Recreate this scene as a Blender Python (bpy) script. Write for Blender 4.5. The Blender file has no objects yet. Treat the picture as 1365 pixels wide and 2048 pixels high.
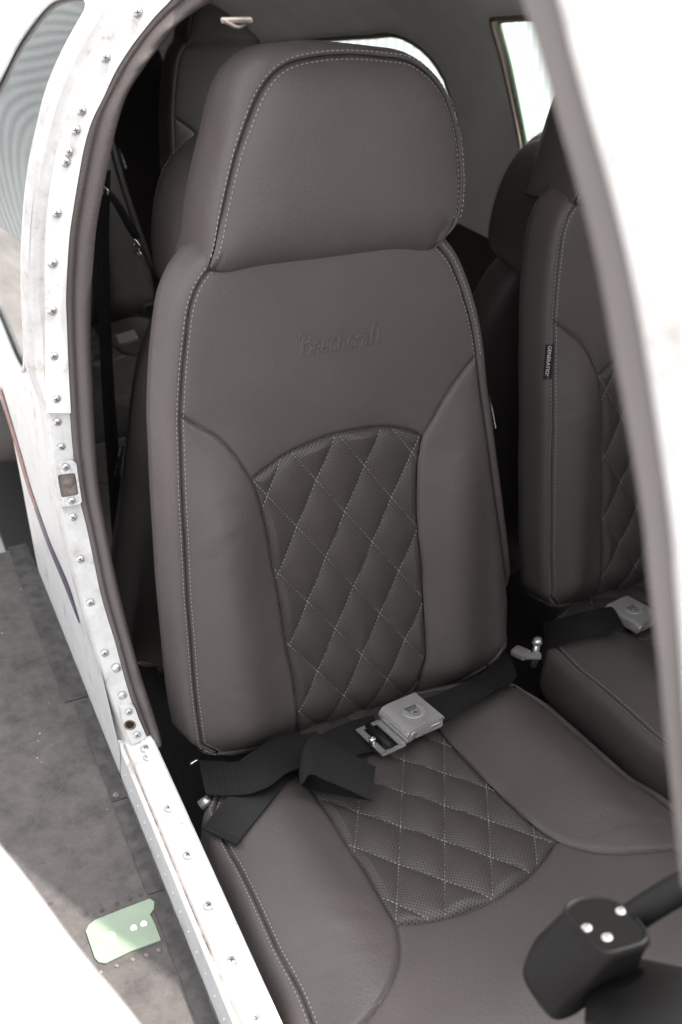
import bpy, bmesh, math, random
import numpy as np
from mathutils import Vector, Matrix, Quaternion
from mathutils.geometry import delaunay_2d_cdt
random.seed(7); np.random.seed(7)
scene = bpy.context.scene
RAD = math.radians

# ------------------------------------------------------------------ camera
ZC = 1.90                                   # eye height above the apron (m)
F_PX, YAW, PITCH, ROLL = 2086.0, RAD(26.4), RAD(33.0), RAD(-1.26)
def cam_axes():
    f = np.array([math.sin(YAW)*math.cos(PITCH), math.cos(YAW)*math.cos(PITCH), -math.sin(PITCH)])
    r = np.array([math.cos(YAW), -math.sin(YAW), 0.0]); d = np.cross(f, r)
    c, s = math.cos(ROLL), math.sin(ROLL)
    return np.array([c*r+s*d, -s*r+c*d, f])
MC = cam_axes(); EYE = np.array([0, 0, ZC])
cd = bpy.data.cameras.new('camera'); cam = bpy.data.objects.new('camera', cd)
scene.collection.objects.link(cam); scene.camera = cam
m = Matrix.Identity(4)
for i in range(3):
    m[i][0] = MC[0][i]; m[i][1] = -MC[1][i]; m[i][2] = -MC[2][i]; m[i][3] = EYE[i]
cam.matrix_world = m
cd.sensor_fit = 'VERTICAL'; cd.sensor_height = 36; cd.lens = F_PX/2048*36
cd.clip_start = 0.02; cd.clip_end = 500
cd.dof.use_dof = True; cd.dof.focus_distance = 1.33; cd.dof.aperture_fstop = 5.6

# ------------------------------------------------------------------ light
SUN = Vector((0.43, -0.10, 1.0)).normalized()
w = bpy.data.worlds.new('World'); scene.world = w; w.use_nodes = True
nt = w.node_tree; bg = nt.nodes['Background']
sky = nt.nodes.new('ShaderNodeTexSky'); sky.sky_type = 'NISHITA'; sky.sun_disc = False
sky.sun_elevation = math.asin(SUN.z); sky.sun_rotation = math.atan2(SUN.x, SUN.y)
sky.dust_density = 4.0; sky.air_density = 1.0
hs = nt.nodes.new('ShaderNodeHueSaturation'); hs.inputs['Saturation'].default_value = 0.12
nt.links.new(sky.outputs[0], hs.inputs['Color']); nt.links.new(hs.outputs[0], bg.inputs['Color'])
bg.inputs['Strength'].default_value = 0.15
sl = bpy.data.lights.new('sun', 'SUN'); sl.energy = 2.0; sl.angle = RAD(0.6); sl.color = (1, .95, .88)
so = bpy.data.objects.new('sun', sl); scene.collection.objects.link(so)
so.rotation_euler = SUN.to_track_quat('Z', 'Y').to_euler()
scene.view_settings.view_transform = 'Standard'; scene.view_settings.look = 'None'
scene.view_settings.gamma = 1.0; scene.view_settings.use_curve_mapping = False
scene.view_settings.exposure = 1.9

# ------------------------------------------------------------------ helpers
C = scene.collection
WO = {}                                       # world origin of every object
def V(*a): return np.array(a, float)
def ray(px, py):
    return V((px-682.5)/F_PX, (py-1024)/F_PX, 1.0) @ MC
def on_plane(p, P, n):
    r = ray(*p); return EYE + r*((P-EYE)@n)/(r@n)
def at_x(p, x): return on_plane(p, V(x, 0, 0), V(1, 0, 0))
def at_y(p, y): return on_plane(p, V(0, y, 0), V(0, 1, 0))
def at_z(p, z): return on_plane(p, V(0, 0, z), V(0, 0, 1))
def at_d(p, d): r = ray(*p); return EYE + r/np.linalg.norm(r)*d
def hit(p, g, t0=.3, t1=6.0, n=160):
    r = ray(*p); r = r/np.linalg.norm(r); ts = np.linspace(t0, t1, n); a = g(EYE+r*ts[0])
    for i in range(1, n):
        b = g(EYE+r*ts[i])
        if a*b <= 0:
            lo, hi = ts[i-1], ts[i]
            for _ in range(30):
                mid = .5*(lo+hi)
                if g(EYE+r*mid)*a > 0: lo = mid
                else: hi = mid
            return EYE+r*lo
        a = b
    raise Exception('no hit %s' % (p,))
def spline(P, n, closed=False):
    P = np.asarray(P, float); k = len(P)
    if closed: Q = np.vstack([P[-1], P, P[0], P[1]])
    else: Q = np.vstack([2*P[0]-P[1], P, 2*P[-1]-P[-2]])
    out = []
    for i in range(1, len(Q)-2):
        p0, p1, p2, p3 = Q[i-1], Q[i], Q[i+1], Q[i+2]
        d = [max(np.linalg.norm(a-b), 1e-9)**.5 for a, b in ((p1, p0), (p2, p1), (p3, p2))]
        t0, t1 = 0, d[0]; t2 = t1+d[1]; t3 = t2+d[2]
        for t in np.linspace(t1, t2, 14, endpoint=False):
            A1 = (t1-t)/(t1-t0)*p0+(t-t0)/(t1-t0)*p1; A2 = (t2-t)/(t2-t1)*p1+(t-t1)/(t2-t1)*p2
            A3 = (t3-t)/(t3-t2)*p2+(t-t2)/(t3-t2)*p3
            B1 = (t2-t)/(t2-t0)*A1+(t-t0)/(t2-t0)*A2; B2 = (t3-t)/(t3-t1)*A2+(t-t1)/(t3-t1)*A3
            out.append((t2-t)/(t2-t1)*B1+(t-t1)/(t2-t1)*B2)
    out.append(P[0] if closed else P[-1])
    return resample(np.array(out), n)
def resample(P, n, ts=None):
    P = np.asarray(P, float); L = np.concatenate([[0], np.cumsum(np.linalg.norm(np.diff(P, axis=0), axis=1))])
    s = (np.linspace(0, 1, n) if ts is None else ts)*L[-1]
    return np.stack([np.interp(s, L, P[:, k]) for k in range(P.shape[1])], 1)
def length(P): return np.linalg.norm(np.diff(P, axis=0), axis=1).sum()
def link(o, parent=None, loc=None):
    C.objects.link(o); loc = V(0, 0, 0) if loc is None else np.asarray(loc, float)
    if parent is not None:
        o.parent = parent; o.location = tuple(loc-WO[parent.name])
    else: o.location = tuple(loc)
    WO[o.name] = loc
    return o
def thing(name, loc, label, cat, group=None):
    o = bpy.data.objects.new(name, None); o.empty_display_size = .05; link(o, None, loc)
    o['label'] = label; o['category'] = cat
    if group: o['group'] = group
    return o
def mk(name, verts, faces, mat, parent=None, smooth=True, uv=None, kind=None, label=None, mats=None, fm=None, loc=None, auto=None):
    loc = (WO[parent.name] if parent is not None else V(0, 0, 0)) if loc is None else np.asarray(loc, float)
    me = bpy.data.meshes.new(name); vv = np.asarray(verts, float)-loc
    me.from_pydata(vv.tolist(), [], [tuple(map(int, f)) for f in faces])
    for mm in (mats or [mat]): me.materials.append(MAT[mm])
    if fm is not None: me.polygons.foreach_set('material_index', np.asarray(fm, np.int32))
    bm = bmesh.new(); bm.from_mesh(me); bmesh.ops.recalc_face_normals(bm, faces=bm.faces[:]) if auto is None else None
    bm.to_mesh(me); bm.free()
    me.polygons.foreach_set('use_smooth', [smooth]*len(me.polygons))
    if smooth == 'angle': pass
    if uv is not None:
        l = me.uv_layers.new(name='UVMap'); idx = np.zeros(len(me.loops), np.int32)
        me.loops.foreach_get('vertex_index', idx); l.data.foreach_set('uv', np.asarray(uv, np.float32)[idx].ravel())
    o = bpy.data.objects.new(name, me); link(o, parent, loc)
    if kind: o['kind'] = kind
    if label: o['label'] = label
    return o
def sharp(o, ang=35):
    bm = bmesh.new(); bm.from_mesh(o.data)
    for e in bm.edges:
        if len(e.link_faces) == 2 and e.calc_face_angle(0) > RAD(ang): e.smooth = False
    bm.to_mesh(o.data); bm.free(); return o
def grid(P, flip=False, wrap=False):
    n, k = P.shape[:2]; f = []
    kk = k if wrap else k-1
    for i in range(n-1):
        for j in range(kk):
            a = (i*k+j, i*k+(j+1) % k, (i+1)*k+(j+1) % k, (i+1)*k+j); f.append(a[::-1] if flip else a)
    return P.reshape(-1, P.shape[-1]), f
class MB:
    def __init__(s): s.v = []; s.f = []; s.m = []
    def add(s, v, f, m=0):
        b = len(s.v); s.v += [tuple(map(float, x)) for x in v]; s.f += [tuple(i+b for i in q) for q in f]; s.m += [m]*len(f)
    def box(s, c, ax, h, m=0, bev=0):
        c = np.asarray(c, float); ax = np.asarray(ax, float)
        if not bev:
            v = [c+sx*h[0]*ax[0]+sy*h[1]*ax[1]+sz*h[2]*ax[2] for sz in (-1, 1) for sy in (-1, 1) for sx in (-1, 1)]
            s.add(v, [(0, 2, 3, 1), (4, 5, 7, 6), (0, 1, 5, 4), (2, 6, 7, 3), (0, 4, 6, 2), (1, 3, 7, 5)], m); return
        bm = bmesh.new(); bmesh.ops.create_cube(bm, size=2)
        for q in bm.verts: q.co = Vector((q.co.x*h[0], q.co.y*h[1], q.co.z*h[2]))
        bmesh.ops.bevel(bm, geom=bm.edges[:], offset=bev, segments=2, affect='EDGES', profile=.5)
        bm.verts.index_update()
        s.add([c+q.co.x*ax[0]+q.co.y*ax[1]+q.co.z*ax[2] for q in bm.verts], [[q.index for q in f.verts] for f in bm.faces], m); bm.free()
    def tube(s, P, r, n=8, m=0, cap=True, up=None):
        P = np.asarray(P, float); T = np.gradient(P, axis=0); T /= np.linalg.norm(T, axis=1)[:, None]+1e-12
        r = np.broadcast_to(r, (len(P),)); u = np.array([0, 0, 1.]) if up is None else np.asarray(up, float); b = len(s.v); R = []
        for p, t, q in zip(P, T, r):
            a = np.cross(t, u); 
            if np.linalg.norm(a) < 1e-3: a = np.cross(t, [1, 0, 0])
            a /= np.linalg.norm(a); c = np.cross(a, t)
            R.append([p+q*(math.cos(x)*a+math.sin(x)*c) for x in np.arange(n)*2*math.pi/n])
        v, f = grid(np.array(R), wrap=True); s.add(v, f, m)
        if cap: s.f += [tuple(b+i for i in range(n))[::-1], tuple(b+(len(P)-1)*n+i for i in range(n))]; s.m += [m, m]
    def build(s, name, mat, parent=None, smooth=False, **k):
        mats = mat if isinstance(mat, list) else None
        return mk(name, s.v, s.f, None if mats else mat, parent, smooth, mats=mats, fm=s.m if mats else None, **k)
def prism(mb, poly, n, depth, m=0):
    """closed prism: world polygon poly pushed by depth along n"""
    poly = np.asarray(poly, float); n = np.asarray(n, float); k = len(poly)
    mb.add(np.vstack([poly, poly+n*depth]), [tuple(range(k))[::-1], tuple(range(k, 2*k))]+[(i, (i+1) % k, (i+1) % k+k, i+k) for i in range(k)], m)
def nrm(v): v = np.asarray(v, float); return v/np.linalg.norm(v)

# ------------------------------------------------------------------ materials
MAT = {}
def newmat(name):
    mt = bpy.data.materials.new(name); mt.use_nodes = True; MAT[name] = mt
    return mt, mt.node_tree, mt.node_tree.nodes['Principled BSDF']
def node(nt, t, **k):
    n = nt.nodes.new(t)
    for a, b in k.items():
        if a in n.inputs: n.inputs[a].default_value = b
        else: setattr(n, a, b)
    return n
def tex(nt, t, scale, coord='Object', **k):
    tc = nt.nodes.new('ShaderNodeTexCoord'); n = nt.nodes.new(t); n.inputs['Scale'].default_value = scale
    for a, b in k.items(): n.inputs[a].default_value = b
    nt.links.new(tc.outputs[coord], n.inputs['Vector']); return n
def ramp(nt, src, stops):
    r = nt.nodes.new('ShaderNodeValToRGB'); e = r.color_ramp.elements
    while len(e) < len(stops): e.new(.5)
    for q, (p, c) in zip(e, stops): q.position = p; q.color = (*c, 1) if len(c) == 3 else c
    nt.links.new(src, r.inputs[0]); return r
def bump(nt, src, bs, strength, dist, prev=None):
    b = nt.nodes.new('ShaderNodeBump'); b.inputs['Strength'].default_value = strength; b.inputs['Distance'].default_value = dist
    nt.links.new(src, b.inputs['Height'])
    if prev: nt.links.new(prev.outputs[0], b.inputs['Normal'])
    nt.links.new(b.outputs[0], bs.inputs['Normal']); return b
def simple(name, col, rough=.5, metal=0, spec=.5, noise=None):
    mt, nt, b = newmat(name); b.inputs['Base Color'].default_value = (*col, 1); b.inputs['Roughness'].default_value = rough
    b.inputs['Metallic'].default_value = metal; b.inputs['Specular IOR Level'].default_value = spec
    if noise:
        n = tex(nt, 'ShaderNodeTexNoise', noise[0], Detail=5.0); c = np.array(col)
        r = ramp(nt, n.outputs['Fac'], [(.3, tuple(c*noise[1])), (.7, tuple(c*noise[2]))]); nt.links.new(r.outputs[0], b.inputs['Base Color'])
        bump(nt, n.outputs['Fac'], b, .2, .002)
    return mt
def leather(name, col, perf=False, rough=.46):
    mt, nt, b = newmat(name); c = np.array(col)
    n = tex(nt, 'ShaderNodeTexNoise', 9.0, Detail=4.0)
    r = ramp(nt, n.outputs['Fac'], [(.3, tuple(c*.93)), (.7, tuple(c*1.07))])
    b.inputs['Specular IOR Level'].default_value = .42
    rr = tex(nt, 'ShaderNodeTexNoise', 60.0, Detail=3.0); mr = node(nt, 'ShaderNodeMapRange'); mr.inputs[3].default_value = rough-.07; mr.inputs[4].default_value = rough+.09
    nt.links.new(rr.outputs['Fac'], mr.inputs[0]); nt.links.new(mr.outputs[0], b.inputs['Roughness'])
    col_out = r.outputs[0]
    # pebble grain, then fine creases
    vo = tex(nt, 'ShaderNodeTexVoronoi', 330.0); vo.feature = 'F1'
    b1 = bump(nt, vo.outputs['Distance'], b, .45, .0007)
    n2 = tex(nt, 'ShaderNodeTexNoise', 38.0, Detail=6.0, Distortion=.6)
    b2 = bump(nt, n2.outputs['Fac'], b, .10, .004, b1)
    n5 = tex(nt, 'ShaderNodeTexNoise', 11.0, Detail=3.0, Distortion=1.2); b2 = bump(nt, n5.outputs['Fac'], b, .10, .008, b2)
    tcw = nt.nodes.new('ShaderNodeTexCoord'); mpw = node(nt, 'ShaderNodeMapping'); mpw.inputs['Scale'].default_value = (14, 14, 85); mpw.inputs['Rotation'].default_value = (.12, .18, 0)
    nw = nt.nodes.new('ShaderNodeTexNoise'); nw.inputs['Scale'].default_value = 1.0; nw.inputs['Detail'].default_value = 4; nw.inputs['Distortion'].default_value = .8
    nt.links.new(tcw.outputs['Object'], mpw.inputs[0]); nt.links.new(mpw.outputs[0], nw.inputs['Vector']); b2 = bump(nt, nw.outputs['Fac'], b, .025, .003, b2)
    if perf:
        uvn = nt.nodes.new('ShaderNodeUVMap'); uvn.uv_map = 'UVMap'
        pit = .0050; dots = []
        for off in ((0, 0), (.5, .5)):
            mp = node(nt, 'ShaderNodeMapping'); mp.inputs['Scale'].default_value = (1/pit, 1/pit, 1); mp.inputs['Location'].default_value = (off[0], off[1], 0)
            fr = node(nt, 'ShaderNodeVectorMath', operation='FRACTION'); sb = node(nt, 'ShaderNodeVectorMath', operation='SUBTRACT'); sb.inputs[1].default_value = (.5, .5, 0)
            ln = node(nt, 'ShaderNodeVectorMath', operation='LENGTH')
            nt.links.new(uvn.outputs[0], mp.inputs[0]); nt.links.new(mp.outputs[0], fr.inputs[0]); nt.links.new(fr.outputs[0], sb.inputs[0]); nt.links.new(sb.outputs[0], ln.inputs[0])
            dots.append(ln)
        mi = node(nt, 'ShaderNodeMath', operation='MINIMUM'); nt.links.new(dots[0].outputs['Value'], mi.inputs[0]); nt.links.new(dots[1].outputs['Value'], mi.inputs[1])
        rp = ramp(nt, mi.outputs[0], [(.15, (0, 0, 0)), (.21, (1, 1, 1))])
        mx = node(nt, 'ShaderNodeMix', data_type='RGBA'); nt.links.new(rp.outputs[0], mx.inputs[0]); mx.inputs[6].default_value = (.012, .011, .011, 1)
        nt.links.new(col_out, mx.inputs[7]); col_out = mx.outputs[2]
        bump(nt, rp.outputs[0], b, .5, .0008, b2)
    nt.links.new(col_out, b.inputs['Base Color']); return mt
LEA = (.099, .0850, .0815)
leather('leather', LEA); leather('leather_perforated', tuple(np.array(LEA)*.86), True)
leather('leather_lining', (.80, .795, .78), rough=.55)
leather('leather_dark', (.04, .036, .035)); leather('leather_post_lit', (.17, .152, .147))  # post leather is the seat leather lightened, strong daylight put into its colour
simple('thread', (.36, .355, .35), .7); simple('thread_dark', (.045, .04, .04), .7)
simple('chrome', (.75, .75, .76), .22, 1.0); simple('brushed', (.92, .895, .885), .27, .80)
simple('steel', (.66, .66, .66), .36, .8, noise=(300, .75, 1.1)); simple('pocket_metal', (.17, .145, .13), .5, .4, noise=(90, .5, 1.6)); simple('dark_slot', (.05, .045, .04), .7)
simple('emblem_light', (.62, .61, .60), .45, .6); simple('emblem_dark', (.09, .09, .09), .5, .3)
simple('black_plastic', (.009, .0085, .0085), .55, spec=.3); simple('black_gloss', (.008, .008, .008), .18)
simple('hole_shade', (.02, .02, .02), .7); simple('label_black', (.012, .012, .014), .7); simple('label_white', (.8, .8, .8), .6)
simple('grime', (.42, .40, .38), .7, noise=(400, .5, 1.5)); simple('carpet', (.03, .028, .027), .95, noise=(200, .6, 1.4)); simple('grey_plastic', (.30, .28, .27), .5)
simple('green_edge', (.36, .48, .36), .35); simple('brown_trim', (.20, .15, .12), .6)
simple('stripe_red', (.22, .10, .085), .4, noise=(90, .6, 1.9)); simple('stripe_blue', (.10, .085, .13), .4, noise=(120, .7, 1.4))
simple('stripe_tan', (.40, .33, .29), .5)
simple('rust', (.14, .075, .045), .9, noise=(90, .5, 2.6)); simple('sealant', (.24, .19, .17), .9, noise=(60, .4, 2.2))
# worn white paint
mt, nt, b = newmat('white_paint'); n = tex(nt, 'ShaderNodeTexNoise', 22.0, Detail=9.0, Roughness=.7)
r = ramp(nt, n.outputs['Fac'], [(.27, (.26, .22, .19)), (.33, (.52, .49, .47)), (.42, (.72, .71, .70)), (.6, (.78, .78, .78))])
nt.links.new(r.outputs[0], b.inputs['Base Color']); b.inputs['Roughness'].default_value = .32
n2 = tex(nt, 'ShaderNodeTexNoise', 8.0, Detail=2.0); bump(nt, n2.outputs['Fac'], b, .08, .01)
mt, nt, b = newmat('strip_paint'); n = tex(nt, 'ShaderNodeTexNoise', 34.0, Detail=8.0, Roughness=.65)
r = ramp(nt, n.outputs['Fac'], [(.26, (.20, .12, .07)), (.33, (.40, .37, .34)), (.42, (.52, .51, .50)), (.62, (.62, .62, .62))])
nt.links.new(r.outputs[0], b.inputs['Base Color']); b.inputs['Roughness'].default_value = .38
# non-skid walkway
mt, nt, b = newmat('walkway'); n = tex(nt, 'ShaderNodeTexNoise', 26.0, Detail=12.0, Roughness=.78)
r = ramp(nt, n.outputs['Fac'], [(.28, (.035, .032, .031)), (.48, (.088, .079, .076)), (.7, (.135, .121, .115))])
v = tex(nt, 'ShaderNodeTexVoronoi', 55.0); v2 = ramp(nt, v.outputs['Distance'], [(.045, (1, 1, 1)), (.075, (0, 0, 0))])
n4 = tex(nt, 'ShaderNodeTexNoise', 7.0, Detail=2.0); m4 = node(nt, 'ShaderNodeMath', operation='GREATER_THAN'); m4.inputs[1].default_value = .56
nt.links.new(n4.outputs['Fac'], m4.inputs[0]); mu = node(nt, 'ShaderNodeMath', operation='MULTIPLY'); nt.links.new(v2.outputs[0], mu.inputs[0]); nt.links.new(m4.outputs[0], mu.inputs[1])
mx = node(nt, 'ShaderNodeMix', data_type='RGBA'); nt.links.new(mu.outputs[0], mx.inputs[0]); nt.links.new(r.outputs[0], mx.inputs[6]); mx.inputs[7].default_value = (.6, .58, .56, 1)
nt.links.new(mx.outputs[2], b.inputs['Base Color']); b.inputs['Roughness'].default_value = .85
n3 = tex(nt, 'ShaderNodeTexNoise', 700.0, Detail=3.0); bump(nt, n3.outputs['Fac'], b, .9, .002)
simple('walk_border', (.052, .047, .046), .7, noise=(60, .6, 1.5)); simple('plate_green', (.23, .29, .215), .5, noise=(14, .85, 1.1))
simple('concrete', (.30, .28, .27), .9, noise=(3, .7, 1.3)); simple('ground_line', (.70, .66, .55), .8); simple('ground_slab', (.50, .49, .48), .9, noise=(5, .8, 1.15))
simple('hangar_paint', (.60, .64, .65), .5); simple('panel_white', (.8, .8, .8), .6)
# belt webbing
mt, nt, b = newmat('webbing'); uvn = nt.nodes.new('ShaderNodeUVMap'); uvn.uv_map = 'UVMap'
wv = nt.nodes.new('ShaderNodeTexWave'); wv.inputs['Scale'].default_value = 75; wv.inputs['Distortion'].default_value = .05; wv.bands_direction = 'X'
wv2 = nt.nodes.new('ShaderNodeTexWave'); wv2.inputs['Scale'].default_value = 170; wv2.inputs['Distortion'].default_value = 1.0; wv2.bands_direction = 'Y'; nt.links.new(uvn.outputs[0], wv2.inputs['Vector'])
nt.links.new(uvn.outputs[0], wv.inputs['Vector']); b.inputs['Base Color'].default_value = (.010, .0098, .0098, 1); b.inputs['Roughness'].default_value = .6
bw = bump(nt, wv.outputs['Fac'], b, .25, .0006); bump(nt, wv2.outputs['Fac'], b, .45, .0006, bw)
# glass
mt, nt, b = newmat('glass'); nt.nodes.remove(b); out = nt.nodes['Material Output']
tr = node(nt, 'ShaderNodeBsdfTransparent'); tr.inputs[0].default_value = (.90, .95, .92, 1); gl = node(nt, 'ShaderNodeBsdfGlossy'); gl.inputs['Roughness'].default_value = .02
lw = node(nt, 'ShaderNodeLayerWeight'); pw = node(nt, 'ShaderNodeMath', operation='POWER'); pw.inputs[1].default_value = 4.0; nt.links.new(lw.outputs['Facing'], pw.inputs[0])
fr = node(nt, 'ShaderNodeMapRange'); fr.inputs[3].default_value = .045; fr.inputs[4].default_value = .95; nt.links.new(pw.outputs[0], fr.inputs[0]); mx = node(nt, 'ShaderNodeMixShader'); nt.links.new(fr.outputs[0], mx.inputs[0]); nt.links.new(tr.outputs[0], mx.inputs[1]); nt.links.new(gl.outputs[0], mx.inputs[2]); nt.links.new(mx.outputs[0], out.inputs[0])

# ------------------------------------------------------------------ setting outside
def sheet(name, outline, holes, step, fn, mat, parent=None, kind=None, keep=None, **k):
    """flat outline with holes, triangulated, then carried to 3-D by fn(a,b)"""
    out = np.asarray(outline, float); pts = []; edges = []
    def inside(p, poly):
        x, y = p[:, 0], p[:, 1]; c = np.zeros(len(p), bool); q = np.roll(poly, 1, 0)
        for (xa, ya), (xb, yb) in zip(poly, q):
            with np.errstate(divide='ignore', invalid='ignore'):
                c ^= ((ya > y) != (yb > y)) & (x < (xb-xa)*(y-ya)/(yb-ya+1e-15)+xa)
        return c
    for loop in [out]+[np.asarray(h, float) for h in holes]:
        b0 = len(pts); pts += loop.tolist(); edges += [(b0+i, b0+(i+1) % len(loop)) for i in range(len(loop))]
    lo, hi = out.min(0), out.max(0); gx = np.arange(lo[0]+step/2, hi[0], step); gy = np.arange(lo[1]+step/2, hi[1], step)
    G = np.array([(x, y) for x in gx for y in gy]); ok = inside(G, out)
    bd = np.array(pts)
    for h in holes: ok &= ~inside(G, np.asarray(h))
    G = G[ok]; d = np.min(np.linalg.norm(G[:, None]-bd[None], axis=2), axis=1) if len(G) else np.zeros(0)
    pts += G[d > step*.35].tolist()
    r = delaunay_2d_cdt([Vector(p) for p in pts], edges, [], 0, 1e-6); vv = np.array([tuple(q) for q in r[0]]); ff = np.array([tuple(f) for f in r[2]])
    cen = vv[ff].mean(1); ok = inside(cen, out)
    for h in holes: ok &= ~inside(cen, np.asarray(h))
    return mk(name, np.array([fn(a, b) for a, b in vv]), ff[ok], mat, parent, True, uv=vv, kind=kind, **k)
Q = 60
ground = mk('ground', [(-Q, -Q, 0), (Q, -Q, 0), (Q, Q, 0), (-Q, Q, 0)], [(0, 1, 2, 3)], 'concrete', smooth=False, kind='structure')
xs = np.arange(-9, 14, .01167); col = np.array([[(x, 6.6+.004*math.sin(x*2*math.pi/.07), z) for z in (0.004, 6.5)] for x in xs])
v, f = grid(col); hw = mk('hangar_wall', v, f, 'hangar_paint', smooth=True); hw['kind'] = 'structure'
def flatquad(name, pts, z, mat, kind='structure'):
    return mk(name, [V(p[0], p[1], z) for p in pts], [tuple(range(len(pts)))], mat, smooth=False, kind=kind)
def gpx(p, z=0): q = at_z(p, z); return (q[0], q[1])
flatquad('apron_slab', [gpx((-60, 1030)), gpx((35, 1012)), gpx((75, 1130)), gpx((-60, 1180))], .004, 'ground_slab')
flatquad('painted_line', [gpx((-60, 1062)), gpx((36, 934)), gpx((38, 950)), gpx((-60, 1085))], .008, 'ground_line')

# ------------------------------------------------------------------ aircraft
air = thing('aircraft', (.2, 1.3, 0), 'white light aircraft with open door frame, riveted sill and wing walkway', 'aircraft')
cz = lambda z: z+ZC
# outer cross-section x(z) at the rear door jamb
XS = np.array([(-1.20, .187), (-1.13, .187), (-.90, .188), (-.646, .192), (-.43, .203), (-.315, .236), (-.235, .285), (-.16, .347), (-.10, .43), (-.055, .56), (-.04, .74)])
XSS = spline(XS, 400)
def xout(z): return np.interp(z-ZC, XSS[:, 0], XSS[:, 1])
ZW = cz(-1.13); ZS = cz(-1.054)
# wing -----------------------------------------------------------
TE = at_z((40, 1095), ZW)[1]
mb = MB(); mb.box((-.60, (TE-.9)/2, ZW-.04), np.eye(3), (.787, (TE+.9)/2, .04), bev=.004); wing = mb.build('wing', 'white_paint', air)
mb = MB(); mb.box((-.332, (TE-.95)/2+.02, ZW+.002), np.eye(3), (.517, (TE+.90)/2-.005, .0025)); walk = mb.build('walkway_surface', 'walkway', wing)
def wpt(p, dz=0): return at_z(p, ZW+.0045+dz)
# darker seal strips along the wing root
for a, b2_, off in (((153, 1408), (222, 1606), .0), ((226, 1618), (300, 1790), .0), ((300, 1795), (330, 1880), .012)):
    A = wpt(a); B = wpt(b2_); mb = MB(); x0 = (A[0]+B[0])/2-off*0; y0, y1 = A[1], B[1]
    if off: y1 = .25
    n = 24; ys = np.linspace(y0, y1, n); L = [(x0+random.uniform(-.0009, .0009), y, ZW+.0065) for i, y in enumerate(ys)]
    Rr = [(.1845, y, ZW+.0065) for y in ys]
    v, f = grid(np.array([L, Rr])); mk('seal_strip', v, f, 'walk_border', wing, smooth=False)
ys = np.linspace(1.24, TE, 20); v, f = grid(np.array([[(.150+random.uniform(-.001, .001), y, ZW+.0065) for i, y in enumerate(ys)], [(.1845, y, ZW+.0065) for y in ys]])); mk('seal_strip', v, f, 'walk_border', wing, smooth=False)
# green inspection plate
pp = [(172, 1862), (178, 1850), (190, 1840), (240, 1820), (300, 1797), (309, 1803), (308, 1818), (300, 1828), (311, 1850), (322, 1880), (262, 1902), (212, 1926), (198, 1924), (190, 1915)]
poly = [wpt(p, .003) for p in pp]; mb = MB(); prism(mb, poly, (0, 0, -1), .0025); plate = mb.build('inspection_plate', 'plate_green', wing)
for p, r_ in (((222, 1875), .0065), ((205, 1879), .0035), ((268, 1856), .004), ((288, 1848), .004)):
    mb = MB(); mb.tube([wpt(p, .003), wpt(p, .0045)], r_, 14); mb.build('plug', 'label_white', plate)
# screws and rivets ------------------------------------------------
def screw_mesh(name, r, cross=True):
    mb = MB(); prof = [(1.0, 0), (1.0, .12), (.96, .20), (.80, .31), (.45, .38), (.0, .40)]; n = 16; R = []
    rg = [[(r*a*math.cos(t), r*a*math.sin(t), .0002) for t in np.arange(n)*2*math.pi/n] for a in (1.0, 1.32)]; v, f = grid(np.array(rg), wrap=True); mb.add(v, f, 2)
    for a, h in prof: R.append([(r*max(a, .01)*math.cos(t), r*max(a, .01)*math.sin(t), r*h) for t in np.arange(n)*2*math.pi/n])
    v, f = grid(np.array(R), wrap=True); mb.add(v, f, 0)
    if cross:
        for ang in (0, math.pi/2):
            ax = [(math.cos(ang), math.sin(ang), 0), (-math.sin(ang), math.cos(ang), 0), (0, 0, 1)]
            mb.box((0, 0, r*.35), ax, (r*.58, r*.11, r*.07+ang*r*.003), 1)
    me = bpy.data.meshes.new(name); me.from_pydata(mb.v, [], mb.f); me.materials.append(MAT['steel']); me.materials.append(MAT['dark_slot']); me.materials.append(MAT['grime'])
    me.polygons.foreach_set('material_index', mb.m); me.polygons.foreach_set('use_smooth', [mm == 0 for mm in mb.m]); return me
SCREW = screw_mesh('screw', .0050); RIVET = screw_mesh('rivet', .0046, False); SMALL = screw_mesh('rivet', .0026, False); WRIV = screw_mesh('rivet', .0046, False); WRIV.materials[0] = MAT['walk_border']; WRIV.materials[2] = MAT['walk_border']; WRIS = screw_mesh('rivet', .0046, False); WRIS.materials[2] = MAT['walk_border']; WRIS.materials[0] = MAT['pocket_metal']; SMALL.materials[0] = MAT['white_paint']
def put(name, me, p, n, parent, s=1.0):
    o = bpy.data.objects.new(name, me); link(o, parent, p); q = Vector(n).to_track_quat('Z', 'Y'); q.rotate(Quaternion(n, random.uniform(0, 3)))
    o.rotation_euler = q.to_euler(); o.scale = (s, s, s); return o
for p in [(101, 1808), (172, 1830), (204, 1821), (234, 1808), (260, 1799), (281, 1791), (202, 1943), (234, 1931), (266, 1919), (294, 1910), (318, 1900), (366, 1913), (365, 1923)]:
    put('rivet', WRIV if p[1] < 1850 else WRIS, wpt(p), (0, 0, 1), wing, .62)
put('rivet', WRIS, wpt((233, 1590), .002), (0, 0, 1), wing)
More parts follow.
